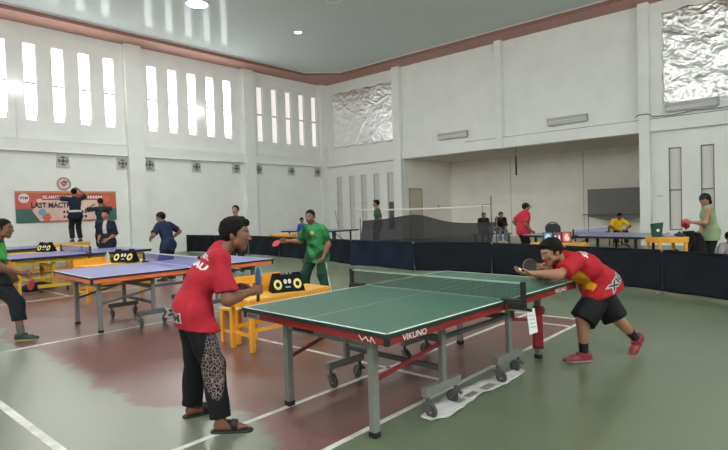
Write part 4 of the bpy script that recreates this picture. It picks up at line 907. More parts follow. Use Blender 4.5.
def hair_mesh(C, F, s, res, style):
    f, l, u = F; M = np.array([f, l, u]); A = lambda x, y, z: C+(f*x+l*y+u*z)*s; P = []
    if style in ('short', 'thick', 'crop', 'curly'):
        th = {'short': .010, 'thick': .012, 'crop': .005, 'curly': .014}[style]
        cuts = [(A(0, 0, -.045), -un(u-.25*f)), (A(.012, 0, .012), un(f*.9-u*.8))]
        P = [ell(A(-.013, 0, .031), M, (V3(.098, .078, .091)+th)*s, cuts=cuts)]
        if style in ('thick', 'curly'):
            P += [ell(A(-.012, 0, .066), M, V3(.105, .085, .070)*s, cuts=[cuts[1]]), ell(A(.052, .01, .092), M, V3(.046, .056, .034)*s)]
        P += [cap(A(.012, q*.074, .04), A(.014, q*.076, -.002), .010*s) for q in (1, -1)]
        return sculpt(P, res, .010*s, noise=.0028*s if style != 'crop' else .0008, nf=120, seed=1)
    if style == 'long':
        P = [ell(A(-.014, 0, .030), M, (V3(.098, .078, .091)+.014)*s, cuts=[(A(-.0, 0, .0), un(f*.9-u*.95))]), cap(A(-.085, 0, .0), A(-.10, 0, -.085), .05*s, .035*s)]
        return sculpt(P, res, .02*s, noise=.004*s, nf=80)
def cap_mesh(C, F, s, res, brim=True):
    f, l, u = F; M = np.array([f, l, u]); A = lambda x, y, z: C+(f*x+l*y+u*z)*s
    P = [ell(A(-.010, 0, .034), M, V3(.110, .090, .098)*s, cuts=[(A(0, 0, .034), -u)])]
    if brim: P.append(cap(A(.09, 0, .035), A(.125, 0, .028), .062*s, .058*s, u, .12, k=.004))
    return sculpt(P, res, .004)
def person(lab, x, y, hd, H=1.68, pel=None, neck=None, headc=None, fy=0, fp=0, hips=0, sh=0, wr=None, el=None, an=None, kn=None, toe=None, tz=None,
           hand_d=None, hand_n=None, curl=(.25, .25), shirt=None, sleeve=.62, hem=.14, sleeveless=False, pants=None, plen=.93, ploose=.02, skin=(.29, .135, .075), hair='short', hat=None, hatb=True,
           shoe=None, shoe_c=(.02, .02, .02), sole_c=(.6, .6, .6), sock=None, near=False, bulk=1.0, beard=0, group=None, sandals=False, seed=0, z0=0.0, belly=0, bulge=.012, kpos=None):
    s = H/1.7; rb, rh, rd = (.010, .0035, .0048) if near else (.0145, .006, .0085)
    root = thing('person', lab, 'person', (x, y, z0), math.radians(hd), group)
    U = V3(0, 0, 1); pel = V3(*pel) if pel is not None else V3(0, 0, .515*H)
    if neck is None: neck = pel+V3(.02, 0, .315*H)
    neck = V3(*neck)
    if headc is None: headc = neck+V3(.035, 0, .105*H)
    headc = V3(*headc); spine = un(neck-pel)
    def ax(a): a = math.radians(a); return V3(-math.sin(a), math.cos(a), 0)
    lh, ls = ax(hips), ax(sh)
    ls = un(ls-spine*(ls@spine)); lh = un(lh); fs_ = un(np.cross(ls, spine)); fh = un(np.cross(lh, U))
    f = V3(math.cos(math.radians(fy))*math.cos(math.radians(fp)), math.sin(math.radians(fy))*math.cos(math.radians(fp)), math.sin(math.radians(fp)))
    S = {'L': neck-spine*.045*s+ls*.165*s*bulk, 'R': neck-spine*.045*s-ls*.165*s*bulk}
    Hp = {'L': pel+lh*.088*s, 'R': pel-lh*.088*s}
    la, lf, lt, lc = .172*H, .150*H, .245*H, .245*H
    wr = wr or {}; el = el or {}; an = an or {}; kn = kn or {}; toe = toe or {}; tz = tz or {}; hand_d = hand_d or {}; hand_n = hand_n or {}
    W, E, A, K = {}, {}, {}, {}
    for q, sg in (('L', 1), ('R', -1)):
        W[q] = V3(*wr[q]) if q in wr else S[q]+fs_*.06+ls*sg*.06*s-U*.30*H
        E[q] = ik(S[q], W[q], la, lf, V3(*el[q]) if q in el else -fs_*1.0+ls*sg*.4)
        A[q] = V3(*an[q]) if q in an else V3(Hp[q][0], Hp[q][1]+sg*.03, .075*s)
        dl = np.linalg.norm(A[q]-Hp[q]); lt_ = lt if q in kn else min(lt, dl*.515)
        K[q] = V3(*kpos[q]) if kpos else ik(Hp[q], A[q], lt_, lt_, V3(*kn[q]) if q in kn else fh+U*.05)
    mid = (pel+neck)/2-fs_*bulge*s; C = neck-spine*.17*s
    def torso(e, low=0, bl=0):
        return [cap(pel-lh*.05*s, pel+lh*.05*s, (.098+e)*s, n=fh, fl=.95), cap(pel, mid, (.150*bulk+e)*s, (.138*bulk+e)*s, fs_, .70), cap(mid, C, (.138*bulk+e)*s, (.168*bulk+e)*s, fs_, .66),
                cap(C, neck-spine*.08*s, (.165*bulk+e)*s, (.10+e)*s, fs_, .62), cap(S['L']-ls*.03, S['R']+ls*.03, (.052+e)*s), cap(C+spine*.08*s, neck+spine*.0, (.085+e*.7)*s, (.052+e*.6)*s)]
    body = torso(0)
    if belly: body.append(ell(mid+fs_*.05*s-spine*.05, np.array([fs_, ls, spine]), V3(.11, .13, .14)*s*belly))
    for q in 'LR':
        body += [cap(S[q], E[q], .049*s, .038*s), cap(E[q], W[q], .040*s, .026*s), cap(E[q], E[q]+(W[q]-E[q])*.4, .041*s, .037*s)]
        body += [cap(Hp[q], K[q], .090*s, .056*s), cap(K[q], A[q], .054*s, .036*s), cap(K[q]+(A[q]-K[q])*.2-fh*.012, K[q]+(A[q]-K[q])*.45-fh*.01, .052*s, .047*s)]
    TD = {}
    for q in 'LR':
        a = math.radians(toe.get(q, hips)); drop = tz.get(q, 0.0); TD[q] = un(V3(math.cos(a), math.sin(a), -drop)); uf = un(np.cross(np.cross(TD[q], U), TD[q])); ball = A[q]+TD[q]*.11*s-uf*.045*s
        body += [cap(A[q]-uf*.032*s-TD[q]*.02*s, ball, .034*s, .028*s), cap(ball, ball+TD[q]*.055*s, .028*s, .021*s, uf, .7)]
    body.append(cap(neck-spine*.03, headc-f*.015*s-(spine*.5+U*.5)*.055*s, .056*s, .051*s))
    parts = [sculpt(body, rb, .035*s)]
    hu = un(spine*.35+U*.65) if abs(fp) < 40 else U
    hv, hc, F = head(headc, f, hu, s, rd, skin, beard); parts.append(hv)
    for i, q in enumerate('LR'):
        d = V3(*hand_d[q]) if q in hand_d else un(W[q]-E[q]); n = V3(*hand_n[q]) if q in hand_n else (-ls if q == 'L' else ls)
        side = 1 if (np.cross(d, un(n-d*(n@d)))@(V3(0, 0, 1) if abs(d[2]) < .7 else fs_)) > 0 else -1
        parts.append(hand(W[q], d, n, side, s*.98, curl[i], rh))
    def bcol(v):
        c = np.tile(np.array(skin), (len(v), 1)); m = np.linalg.norm(v-headc, axis=1) < .17*s; c[m] = hc(v[m]); return c
    smesh('body', parts, M_SKIN, root, bcol)
    if hair: smesh('hair', [hair_mesh(headc, F, s, rd, hair)], M_HAIR, root)
    if hat: smesh('cap', [cap_mesh(headc, F, s, rd, hatb)], M_FAB, root, flat(hat))
    P = dict(root=root, W=W, E=E, S=S, A=A, K=K, pel=pel, neck=neck, fs=fs_, ls=ls, sp=spine, F=F, head=headc, s=s)
    if shirt is not None:
        e = .020; T = torso(e); down = un(-spine*.35-U*.65); hc_ = pel+down*hem; ax_ = un(un((K['L']+K['R'])/2-pel)*.8-spine*.2)*hem
        T.append(cap(pel-down*.05, pel+ax_*1.3, (.158*bulk+e)*s, (.168*bulk+e)*s, fh, .78))
        for q, sg in (('L', 1), ('R', -1)): dk = un(K[q]-Hp[q]); T.append(cap(Hp[q]-dk*.02, Hp[q]+dk*(hem+.08), (.098+ploose*1.1)*s, (.096+ploose*1.2)*s, k=.05))
        if belly: T.append(ell(mid+fs_*.055*s-spine*.05, np.array([fs_, ls, spine]), V3(.125, .145, .155)*s*belly))
        if not sleeveless:
            for q in 'LR':
                d = un(E[q]-S[q]); p1_ = S[q]+d*la*sleeve; T.append(cap(S[q], p1_+d*.05, .068*s, .082*s, cuts=[(p1_, d)]))
        else: T = [t for t in T]
        hc = [(hc_, down)]
        parts = [sculpt(T, rb, .03*s, cuts=hc, noise=.008 if near else .004, nf=13, seed=seed)]
        P['shirt'] = smesh('shirt', parts, M_FAB, root, shirt if callable(shirt) else flat(shirt))
    if pants is not None:
        e = ploose; T = [cap(pel-lh*.05*s, pel+lh*.05*s, (.105+e*.6)*s, n=fh, fl=.95), cap(pel, pel+spine*.10*s, (.152*bulk+e*.5)*s, (.140*bulk+e*.5)*s, fh, .72, cuts=[(pel+spine*.10*s, spine)])]
        for q in 'LR':
            dk = un(K[q]-Hp[q]); dc = un(A[q]-K[q])
            if plen < .55:
                p1_ = Hp[q]+(K[q]-Hp[q])*plen*2; T.append(cap(Hp[q], p1_+dk*.05, (.088+e*.7)*s, (.075+e*1.35)*s, cuts=[(p1_, dk)]))
            else:
                T.append(cap(Hp[q], K[q], (.086+e)*s, (.060+e)*s)); p1_ = K[q]+(A[q]-K[q])*(plen-.5)*2
                T.append(cap(K[q], p1_+dc*.05, (.062+e)*s, (.046+e*1.25)*s, cuts=[(p1_, dc)]))
        parts = [sculpt(T, rb, .025*s, noise=.005 if near else .003, nf=12, seed=seed+2)]
        P['pants'] = smesh('shorts' if plen < .55 else 'trousers', parts, M_FAB, root, pants if callable(pants) else flat(pants))
    for q in 'LR':
        tdir, a = TD[q], A[q]; up = un(np.cross(np.cross(tdir, U), tdir)) if abs(tdir[2]) < .95 else U
        heel = a-up*.040*s-tdir*.035*s; ball = a-up*.042*s+tdir*.115*s; tip = ball+tdir*.065*s; solez = a-up*.075*s
        if sock and not sandals:
            d = un(K[q]-a); smesh('sock', [sculpt([cap(a-d*.02, a+d*.16*s, .040*s, .047*s, cuts=[(a+d*.12*s, d)])], rb*.7, .01)], M_FAB, root, flat(sock))
        if sandals:
            Q = [cap(heel-up*.03, tip-up*.03, .043*s, .046*s, up, .42, cuts=[(solez+up*.020, up)])]
            sh_ = smesh('sandal', [sculpt(Q, rb*.5, .01)], M_SHOE, root, flat(shoe_c))
            smesh('strap', [sculpt([cap(a-up*.02+tdir*.02, tip, .046*s, .036*s, cuts=[(a+tdir*.118*s, tdir), (a+tdir*.075*s, -tdir)]), cap(a-up*.03+tdir*.02, tip, .043*s, .036*s, cuts=[(a+tdir*.065*s, un(tdir+up*.9)), (a+tdir*.045*s, -un(tdir+up*.9))])], rb*.5, .0)], M_SHOE, sh_, flat(shoe_c))
        elif shoe:
            Q = [cap(heel, ball, .047*s, .045*s, cuts=[(solez, -up)]), cap(ball, tip, .044*s, .034*s, up, .75, cuts=[(solez, -up)]), cap(heel+up*.03, a+tdir*.03+up*.005, .045*s, .045*s, cuts=[(a+up*.022, up)])]
            def sc(v, up=up, sz=solez, cs=np.array(shoe_c), so=np.array(sole_c)):
                h = (v-sz)@up; c = np.tile(cs, (len(v), 1)); c[h < .024] = so; return c
            smesh('shoe', [sculpt(Q, rb*.65, .012)], M_SHOE, root, sc)
    return P
def bvh_of(o):
    me = o.data; vs = np.empty(len(me.vertices)*3, np.float32); me.vertices.foreach_get('co', vs); vs = vs.reshape(-1, 3)
    return BVHTree.FromPolygons([Vector(p) for p in vs], [tuple(p.vertices) for p in me.polygons])
def wrap_text(o, s, size, c, r, u, m, name='lettering', bold=0, sx=1, lift=.003):
    """print lettering onto the cloth of `o`: c centre, r reading direction, u up, all in the cloth's own space"""
    r = Vector(r).normalized(); u = Vector(u); u = (u-r*u.dot(r)).normalized(); n = r.cross(u); c = Vector(c)
    me = text_mesh(s, size, 0, bold); bm = bmesh.new(); bm.from_mesh(me); bpy.data.meshes.remove(me)
    bmesh.ops.triangulate(bm, faces=bm.faces)
    for _ in range(3):
        es = [e for e in bm.edges if e.calc_length() > size*.16]
        if es: bmesh.ops.subdivide_edges(bm, edges=es, cuts=1); bmesh.ops.triangulate(bm, faces=bm.faces)
    t = bvh_of(o)
    for v in bm.verts:
        p = c+r*v.co.x*sx+u*v.co.y+n*.25; h = t.ray_cast(p, -n, .6); v.co = (h[0]+n*lift) if h[0] is not None else (p-n*.25)
    me = bpy.data.meshes.new(name); bm.to_mesh(me); bm.free(); me.materials.append(m); q = bpy.data.objects.new(name, me); COL.objects.link(q); q.parent = o; return q
def paddle(lab, grip, d, n, rub, back=None, hz=0):
    """bat: grip = middle of the handle, d = direction from handle to blade tip, n = face normal (world)"""
    d = Vector(d).normalized(); n = Vector(n); n = (n-d*n.dot(d)).normalized(); r = d.cross(n)
    t = thing('table_tennis_bat', lab, 'table tennis bat', grip); Mx = Matrix((r, d, n)).transposed()
    q = MB(); q.box(Vector((0, 0, 0)), (.026, .11, .022), None); q.v = [tuple(Mx @ Vector(p)) for p in q.v]; q.build('handle', mat('black_grip', (.02, .018, .016), .5) if 'blue' in lab else mat('wood_grip', (.35, .2, .09), .5), t, .007)
    for z0, z1, m_, nm in ((-.003, .003, mat('wood_blade', (.45, .28, .13), .5), 'blade'), (.003, .007, rub, 'rubber'), (-.007, -.003, back or rub, 'rubber')):
        q = MB(); k = 36; vs = []
        R_ = .072 if nm == 'blade' else .070
        for z in (z0, z1):
            for i in range(k):
                a = 2*math.pi*i/k; yy = math.sin(a)*R_*1.04; yy = max(yy, -.066 if nm == 'blade' else -.058); vs.append(Mx @ Vector((math.cos(a)*R_, .125+yy, z)))
        q.add(vs, [tuple(range(k-1, -1, -1)), tuple(range(k, 2*k))]+[(i, (i+1) % k, k+(i+1) % k, k+i) for i in range(k)]); q.build(nm, m_, t)
    return t
# ------------------------------------------------------------------ the players and onlookers
M_WHT = mat('white_print', (.72, .70, .70), .6); M_BLKP = mat('black_print', (.012, .012, .014), .6); M_GREYP = mat('grey_print', (.42, .40, .42), .6)
SK_D, SK_M, SK_L = (.20, .090, .055), (.27, .13, .08), (.34, .175, .11)
def W2(P, p): return P['root'].matrix_basis @ Vector(p) if False else Matrix.Translation(P['root'].location) @ Matrix.Rotation(P['root'].rotation_euler.z, 4, 'Z') @ Vector(p)
def WD(P, d): return Matrix.Rotation(P['root'].rotation_euler.z, 3, 'Z') @ Vector(d)
# 1 the player in front
def c1(v):
    c = np.tile(V3(.42, .018, .036), (len(v), 1)); g = np.clip((v[:, 1]-.10)/.12, 0, 1)*np.clip((1.15-v[:, 2])/.3, 0, 1); st = (.5+.5*np.sin(60*(v[:, 1]+.5*v[:, 2])))*g*.35
    c = c*(1-st[:, None])+V3(.45, .09, .10)*st[:, None]
    return c
def p1c(v):
    c = np.tile(V3(.010, .010, .013), (len(v), 1)); x, y, z = v.T
    e = 1-((z-.47)/.23)**2-((x+.035)/.075)**2; c[(y < -.01) & (e > 0)] = V3(1, 0, 1); return c
M_PANT = mat('black_patterned_fabric', (.01, .01, .013), .75, spec=.2, attr=True)
nt = M_PANT.node_tree; at_ = [n for n in nt.nodes if n.type == 'ATTRIBUTE'][0]; bs_ = nt.nodes['Principled BSDF']
tc_ = nt.nodes.new('ShaderNodeTexCoord'); sg_ = nt.nodes.new('ShaderNodeSeparateColor'); nt.links.new(at_.outputs['Color'], sg_.inputs[0])
gt_ = nt.nodes.new('ShaderNodeMath'); gt_.operation = 'GREATER_THAN'; gt_.inputs[1].default_value = .5; nt.links.new(sg_.outputs[0], gt_.inputs[0])
vo_ = nt.nodes.new('ShaderNodeTexVoronoi'); vo_.feature = 'DISTANCE_TO_EDGE'; vo_.inputs['Scale'].default_value = 46; nt.links.new(tc_.outputs['Object'], vo_.inputs['Vector'])
vc_ = nt.nodes.new('ShaderNodeTexVoronoi'); vc_.inputs['Scale'].default_value = 46; nt.links.new(tc_.outputs['Object'], vc_.inputs['Vector'])
rp_ = nt.nodes.new('ShaderNodeValToRGB'); rp_.color_ramp.interpolation = 'CONSTANT'; nt.links.new(vo_.outputs['Distance'], rp_.inputs[0])
rp_.color_ramp.elements[0].color = (.22, .18, .17, 1); rp_.color_ramp.elements[1].position = .085; rp_.color_ramp.elements[1].color = (.012, .012, .014, 1)
cr_ = nt.nodes.new('ShaderNodeValToRGB'); cr_.color_ramp.interpolation = 'CONSTANT'; nt.links.new(vc_.outputs['Distance'], cr_.inputs[0])
cr_.color_ramp.elements[0].color = (.30, .03, .05, 1); cr_.color_ramp.elements[1].position = .17; cr_.color_ramp.elements[1].color = (0, 0, 0, 1)
ad_ = nt.nodes.new('ShaderNodeMix'); ad_.data_type = 'RGBA'; ad_.blend_type = 'ADD'; ad_.inputs[0].default_value = 1; nt.links.new(rp_.outputs[0], ad_.inputs[6]); nt.links.new(cr_.outputs[0], ad_.inputs[7])
mx_ = nt.nodes.new('ShaderNodeMix'); mx_.data_type = 'RGBA'; nt.links.new(gt_.outputs[0], mx_.inputs[0]); mx_.inputs[6].default_value = (.010, .010, .013, 1); nt.links.new(ad_.outputs[2], mx_.inputs[7]); nt.links.new(mx_.outputs[2], bs_.inputs['Base Color'])
P1 = person('person in red shirt and patterned black trousers with a blue bat, nearest the camera', 2.05, 3.25, -20, 1.64, (-.125, .11, .82), (.075, .05, 1.235), (.175, .02, 1.345), fy=-26, fp=-4, hips=-5, sh=-8, bulge=.045,
            wr={'R': (.275, -.005, .93), 'L': (.20, .17, .92)}, el={'R': (-.35, -.45, -1), 'L': (-.5, .6, -.6)}, an={'R': (-.005, -.10, .075), 'L': (-.12, .31, .075)}, kpos={'R': (-.03, -.03, .45), 'L': (-.10, .25, .45)}, toe={'R': -24, 'L': 5},
            hand_d={'R': (.9, .35, .10), 'L': (.7, -.5, .2)}, hand_n={'R': (-.35, .9, -.1)}, curl=(.5, .85), shirt=c1, sleeve=.80, hem=.11, pants=p1c, plen=.97, ploose=.022, skin=SK_D, hair='thick', sandals=True, shoe_c=(.012, .012, .012), near=True, seed=1, bulk=.93)
P1['pants'].data.materials[0] = M_PANT
f1, l1, s1 = P1['fs'], P1['ls'], P1['sp']
# blue bat held upright
g1 = P1['W']['R']+un(V3(.9, .35, .1))*.075+un(V3(-.35, .9, -.1))*.022
paddle('blue rubber bat with a black handle held upright by the front player', W2(P1, g1+V3(-.004, 0, -.038)), WD(P1, V3(.10, .12, .98)), Vector((-.93, .36, .1)), mat('blue_rubber', (.03, .20, .50), .5), mat('black_rubber_sheet', (.015, .015, .015), .5))
bk = P1['neck']-s1*.13-f1*.10-l1*.015
wrap_text(P1['shirt'], 'ATHLETE', .042, bk-l1*.05+s1*.06, l1*-1, s1, M_WHT, bold=.002); wrap_text(P1['shirt'], 'RIAU', .062, bk-l1*.05-s1*.01, l1*-1, s1, M_WHT, bold=.003, sx=1.2)
hm = P1['pel']-s1*.055
for m_, b_, lf in ((M_GREYP, .012, .003), (M_BLKP, .003, .005)): wrap_text(P1['shirt'], 'XIOM', .072, hm+l1*.03-f1*.06+V3(0, 0, .0), V3(.45, -1, 0)*0+un(V3(.62, -.78, 0)), V3(0, 0, 1), m_, bold=b_, sx=1.35, lift=lf)
# 2 the server
def c2f(v):
    P = P2J; q = v-P['pel']; a = q@P['fs']; h = q@P['sp']; l = q@P['ls']; c = np.tile(V3(.38, .012, .020), (len(v), 1))
    d_ = (np.abs(np.sin(30*h+8*a)) < .35) & (h < .2) & (a > -.02); c[d_] = V3(.30, .010, .02)
    y_ = (l > -.02) & (a > .055) & (a < .125) & (h > .06) & (h < .40) & (l < .15); c[y_] = V3(.70, .33, .015)
    return c
P2J = dict(pel=V3(-.095, 0, .70)); _n = V3(.27, -.01, .985); _sp = un(_n-P2J['pel']); P2J['sp'] = _sp; P2J['ls'] = V3(0, 1, 0); P2J['fs'] = un(np.cross(V3(0, 1, 0), _sp))
P2 = person('person in red shirt and black shorts crouching to serve over the green table', 5.2, 1.75, 145, 1.66, (-.095, 0, .70), (.27, -.01, .985), (.40, -.02, 1.045), fy=0, fp=-22, hips=0, sh=5,
            wr={'L': (.715, .12, .875), 'R': (.425, -.06, .895)}, el={'L': (.1, .7, -.5), 'R': (.1, -.8, -.6)}, an={'L': (.145, .08, .075), 'R': (-.53, -.03, .135)}, kpos={'L': (.17, .10, .40), 'R': (-.29, -.03, .37)}, bulge=.075, toe={'L': -6, 'R': 22}, tz={'R': .85},
            hand_d={'L': (1, .0, .10), 'R': (1, -.15, .05)}, hand_n={'L': (.0, -.1, 1), 'R': (0, .95, -.3)}, curl=(.35, .8), shirt=c2f, sleeve=.74, hem=.055, pants=(.010, .010, .012), plen=.50, ploose=.040, skin=SK_L, hair='thick', shoe=True, shoe_c=(.20, .02, .03), sole_c=(.50, .38, .34), sock=(.014, .014, .016), near=True, seed=4)
gr2 = P2['W']['R']+un(V3(1, -.15, .05))*.07+V3(0, .02, -.0)
paddle('black round bat held over the table edge by the crouching server', W2(P2, gr2+V3(-.02, 0, 0)), WD(P2, V3(.95, -.1, .12)), Vector((-.72, -.66, .15)), mat('black_rubber_sheet', (.015, .015, .015), .5))
bp = W2(P2, P2['W']['L']+V3(.10, -.005, .035)); q = MB(); q.lathe((0, 0, 0), [(.02*math.sin(math.pi*i/10)+1e-4, -.02*math.cos(math.pi*i/10)) for i in range(11)], 16); o = q.build('ball', mat('white_ball', (.75, .70, .62), .4)); o.location = bp; tag(o, 'white table tennis ball on the open palm of the crouching server', 'ball')
f2, l2, s2 = P2['fs'], P2['ls'], P2['sp']
for m_, b_, lf in ((M_GREYP, .012, .003), (M_BLKP, .002, .005)): wrap_text(P2['shirt'], 'XIOM', .085, P2['pel']+s2*.0+l2*.10-f2*.06, -f2*0+un(-s2*.15-f2*1.0+l2*-.55), s2, m_, bold=b_, sx=1.35, lift=lf)
wrap_text(P2['shirt'], 'TIBHAR', .06, P2['neck']-s2*.10-f2*.1+l2*.03, -l2*.2-s2, l2, M_WHT, bold=.002) if False else wrap_text(P2['shirt'], 'XIOM', .06, P2['neck']-s2*.11-f2*.1+l2*.05, -l2, s2, M_WHT, bold=.002)
# 3 green player
def c3f(v):
    x, y, z = v.T; n_ = np.sin(14*x+3*np.sin(9*z))+np.sin(13*z+2*y*9)+np.sin(11*y+2); c = np.tile(V3(.022, .17, .05), (len(v), 1)); c[n_ > .7] = V3(.012, .085, .03); c[n_ < -.9] = V3(.05, .27, .10); c[(z < .93) & (n_ > -.3)] = V3(.012, .05, .025); c[((x-.17)**2+(y-.14)**2+(z-1.13)**2 < .0012)] = V3(.6, .5, .1)
    return c
def c3p(v):
    c = np.tile(V3(.012, .06, .032), (len(v), 1)); y = v[:, 1]-.13; c[(np.abs(v[:, 0]+.0) < .028) & (y > .05)] = V3(.55, .52, .42); return c
P3 = person('person in green patterned shirt and green trousers swinging a red bat beyond the bench', 6.27, 6.75, 180, 1.68, (-.03, .06, .76), (.07, .085, 1.25), (.135, .075, 1.40), fy=22, fp=-8, hips=12, sh=12,
            wr={'R': (.20, -.48, .985), 'L': (.08, .30, .70)}, el={'R': (-.3, -.3, -.8), 'L': (-.6, .8, -.1)}, an={'R': (.10, -.20, .075), 'L': (.0, .32, .075)}, toe={'R': 10, 'L': 30}, curl=(.4, .85), shirt=c3f, sleeve=.85, hem=.13,
            hand_d={'L': (.35, -.4, -.7)}, pants=c3p, plen=.96, ploose=.03, skin=SK_M, hair='crop', shoe=True, shoe_c=(.03, .03, .03), near=True, seed=6, bulk=1.08, beard=1, belly=.9)
d3 = un(V3(.5, -.85, -.1)); paddle('red bat at the end of the outstretched arm of the green player', W2(P3, P3['W']['R']+un(P3['W']['R']-P3['E']['R'])*.08), WD(P3, V3(.45, -.75, -.30)), Vector((-.5, -.35, .75)), mat('red_rubber', (.50, .05, .07), .5))
# 4 player cut by the picture edge
def c4f(v):
    x, y, z = v.T; c = np.tile(V3(.05, .36, .06), (len(v), 1)); c[(z < 1.0)] = V3(.02, .16, .035); c[(z < .9)] = V3(.013, .016, .015); c[(y < -.30) & (z < 1.13)] = V3(.03, .30, .05); c[z > 1.23] = V3(.012, .018, .014); c[(np.abs(z-1.15) < .03) & (x > .1)] = V3(.5, .35, .05); return c
P6 = person('person in green and black shirt cut by the picture edge, walking with a red bat', 1.91, 7.71, -10, 1.68, (-.09, .03, .83), (-.055, -.03, 1.26), (.03, -.08, 1.40), fy=-32, fp=-6, hips=-10, sh=-8, bulge=.045,
            wr={'R': (.185, -.26, .84), 'L': (.08, .2, .80)}, el={'R': (-.4, -.5, -.6), 'L': (-.5, .5, -.5)}, an={'R': (.145, -.19, .085), 'L': (-.36, .22, .12)}, toe={'R': -36, 'L': -10}, tz={'L': .5}, curl=(.4, .85),
            shirt=c4f, sleeve=.72, hem=.10, pants=(.012, .014, .020), plen=.78, ploose=.028, skin=SK_D, hair='crop', shoe=True, shoe_c=(.014, .035, .025), sole_c=(.42, .48, .20), sock=(.10, .105, .115), near=True, seed=9)
paddle('red bat held low by the player at the picture edge', W2(P6, P6['W']['R']+un(P6['W']['R']-P6['E']['R'])*.08), WD(P6, V3(.10, .35, -.75)), Vector((.66, -.75, .1)), mat('red_rubber', (.50, .05, .07), .5))
# others farther back
navy, dnavy, blk = (.014, .024, .060), (.010, .014, .030), (.010, .010, .012)
person('person in navy shirt and dark cap seen from behind at the orange edged table', 6.05, 11.45, 108, 1.70, (-.06, 0, .82), (.06, 0, 1.33), (.13, .01, 1.46), fy=26, fp=-10, hips=0, sh=-5, wr={'R': (.12, -.30, .95), 'L': (.25, .22, .98)}, el={'R': (-.8, -.9, -.1), 'L': (-.6, .8, -.3)},
       an={'R': (.05, -.2, .075), 'L': (-.1, .22, .075)}, hem=.10, shirt=navy, sleeve=.8, pants=(.012, .016, .035), plen=.5, ploose=.015, bulk=.93, skin=SK_M, hair='short', hat=(.012, .016, .03), hatb=False, shoe=True, sock=(.03, .03, .03), sole_c=(.7, .7, .7), seed=3)
person('person with short black hair standing behind the head of the front player', 7.93, 11.40, 225, 1.69, fy=-15, shirt=dnavy, pants=blk, skin=SK_L, hair='short', shoe=True, seed=2)
def cw(v): c = np.tile(V3(*dnavy), (len(v), 1)); c[(np.abs(v[:, 2]-.99) < .03)] = V3(.5, .5, .5); return c
person('person in navy shirt with white band standing on a bench, pinning up the banner', 6.5, 18.0, 88, 1.70, wr={'R': (.28, -.24, 1.66), 'L': (.3, .2, 1.5)}, el={'R': (-.2, -1, -.3), 'L': (-.2, 1, -.3)}, shirt=cw, sleeve=.8, pants=blk, skin=SK_M, hair='short', shoe=True, z0=.74, seed=5)
t = thing('stool', 'yellow stool under the smaller figure fixing the banner', 'stool', (7.1, 17.6, 0), .1) if False else None
tk = MB(); st_ = thing('stool', 'yellow stool on which the stooping figure by the banner stands', 'stool', (7.08, 17.45, 0), .1)
q = MB(); q.bb(-.2, .2, -.2, .2, .42, .45); q.build('seat', M_YELD, st_, .005)
for sx in (-1, 1):
    for sy in (-1, 1): q = MB(); q.bb(sx*.16-.025, sx*.16+.025, sy*.16-.025, sy*.16+.025, 0, .42); q.build('leg', M_YELD, st_)
person('person in dark green and black clothes stooping with raised arms beside the banner', 7.08, 17.45, 95, 1.66, wr={'R': (.30, -.24, 1.48), 'L': (.32, .16, 1.42)}, el={'R': (0, -1, -.4), 'L': (0, 1, -.4)}, shirt=(.012, .03, .03), sleeve=.9, pants=blk, skin=SK_M, hair='short', shoe=True, z0=.45, seed=7)
def cl(v): c = np.tile(V3(.012, .018, .03), (len(v), 1)); c[(v[:, 0] > .07) & (np.abs(v[:, 1]) < .05) & (v[:, 2] > 1.1)] = V3(.5, .5, .48); return c
person('person in dark jacket over a pale collar facing the camera below the banner', 5.68, 13.70, 215, 1.68, wr={'R': (.2, -.12, .95), 'L': (.2, .12, .95)}, shirt=cl, sleeve=1.0, pants=blk, skin=SK_L, hair='thick', shoe=True, seed=8)
person('person in dark green shirt standing in profile behind the dark net', 14.15, 11.92, 140, 1.80, shirt=(.03, .08, .05), sleeve=.8, pants=(.02, .02, .025), skin=SK_L, hair='thick', shoe=True, seed=11)
def sit(lab, x, y, hd, shirt, pants, **k):
    return person(lab, x, y, hd, 1.66, (0, 0, .53), (.10, 0, 1.0), (.16, 0, 1.11), an={'R': (.40, -.12, .075), 'L': (.42, .12, .075)}, kn={'R': (1, 0, 1), 'L': (1, 0, 1)}, wr={'R': (.38, -.10, .60), 'L': (.38, .10, .60)}, shirt=shirt, pants=pants, shoe=True, **k)
seat_b = thing('low_bench', 'low dark bench under the two seated onlookers by the alcove', 'bench', (19.0, 10.15, 0), math.radians(-48))
q = MB(); q.bb(-.75, .75, -.17, .17, .36, .40); q.build('top', mat('brown_wood', (.12, .08, .05), .6), seat_b, .005)
for sx in (-1, 1): q = MB(); q.bb(sx*.65-.03, sx*.65+.03, -.15, .15, 0, .36); q.build('leg', mat('brown_wood', (.12, .08, .05), .6), seat_b)
sit('person in black sitting behind the post end of the dark net', 18.80, 10.42, 222, blk, blk, sleeve=1.1, skin=SK_M, hair='short', seed=12)
sit('person in black top and pale jeans sitting beside the net post', 19.26, 9.92, 222, blk, (.14, .17, .22), sleeve=1.1, skin=SK_M, hair='curly', shoe_c=(.5, .5, .5), seed=13)
def c11(v): c = np.tile(V3(.50, .025, .05), (len(v), 1)); c[(v[:, 0] > .06) & (v[:, 2] > .98)] = V3(.012, .012, .014); return c
person('person in red and black shirt and dark cap standing in profile beyond the barrier', 13.27, 6.15, -40, 1.62, (-.03, 0, .80), (.02, 0, 1.29), (.07, 0, 1.42), hem=.10, fy=-6, fp=-8, wr={'R': (.10, -.24, .80), 'L': (-.02, .22, .85)}, el={'R': (-1, -.2, 0), 'L': (-1, .2, 0)}, shirt=c11, sleeve=.85, pants=blk, skin=SK_M, hair='short', hat=(.015, .015, .018), shoe=True, bulk=1.28, seed=14)
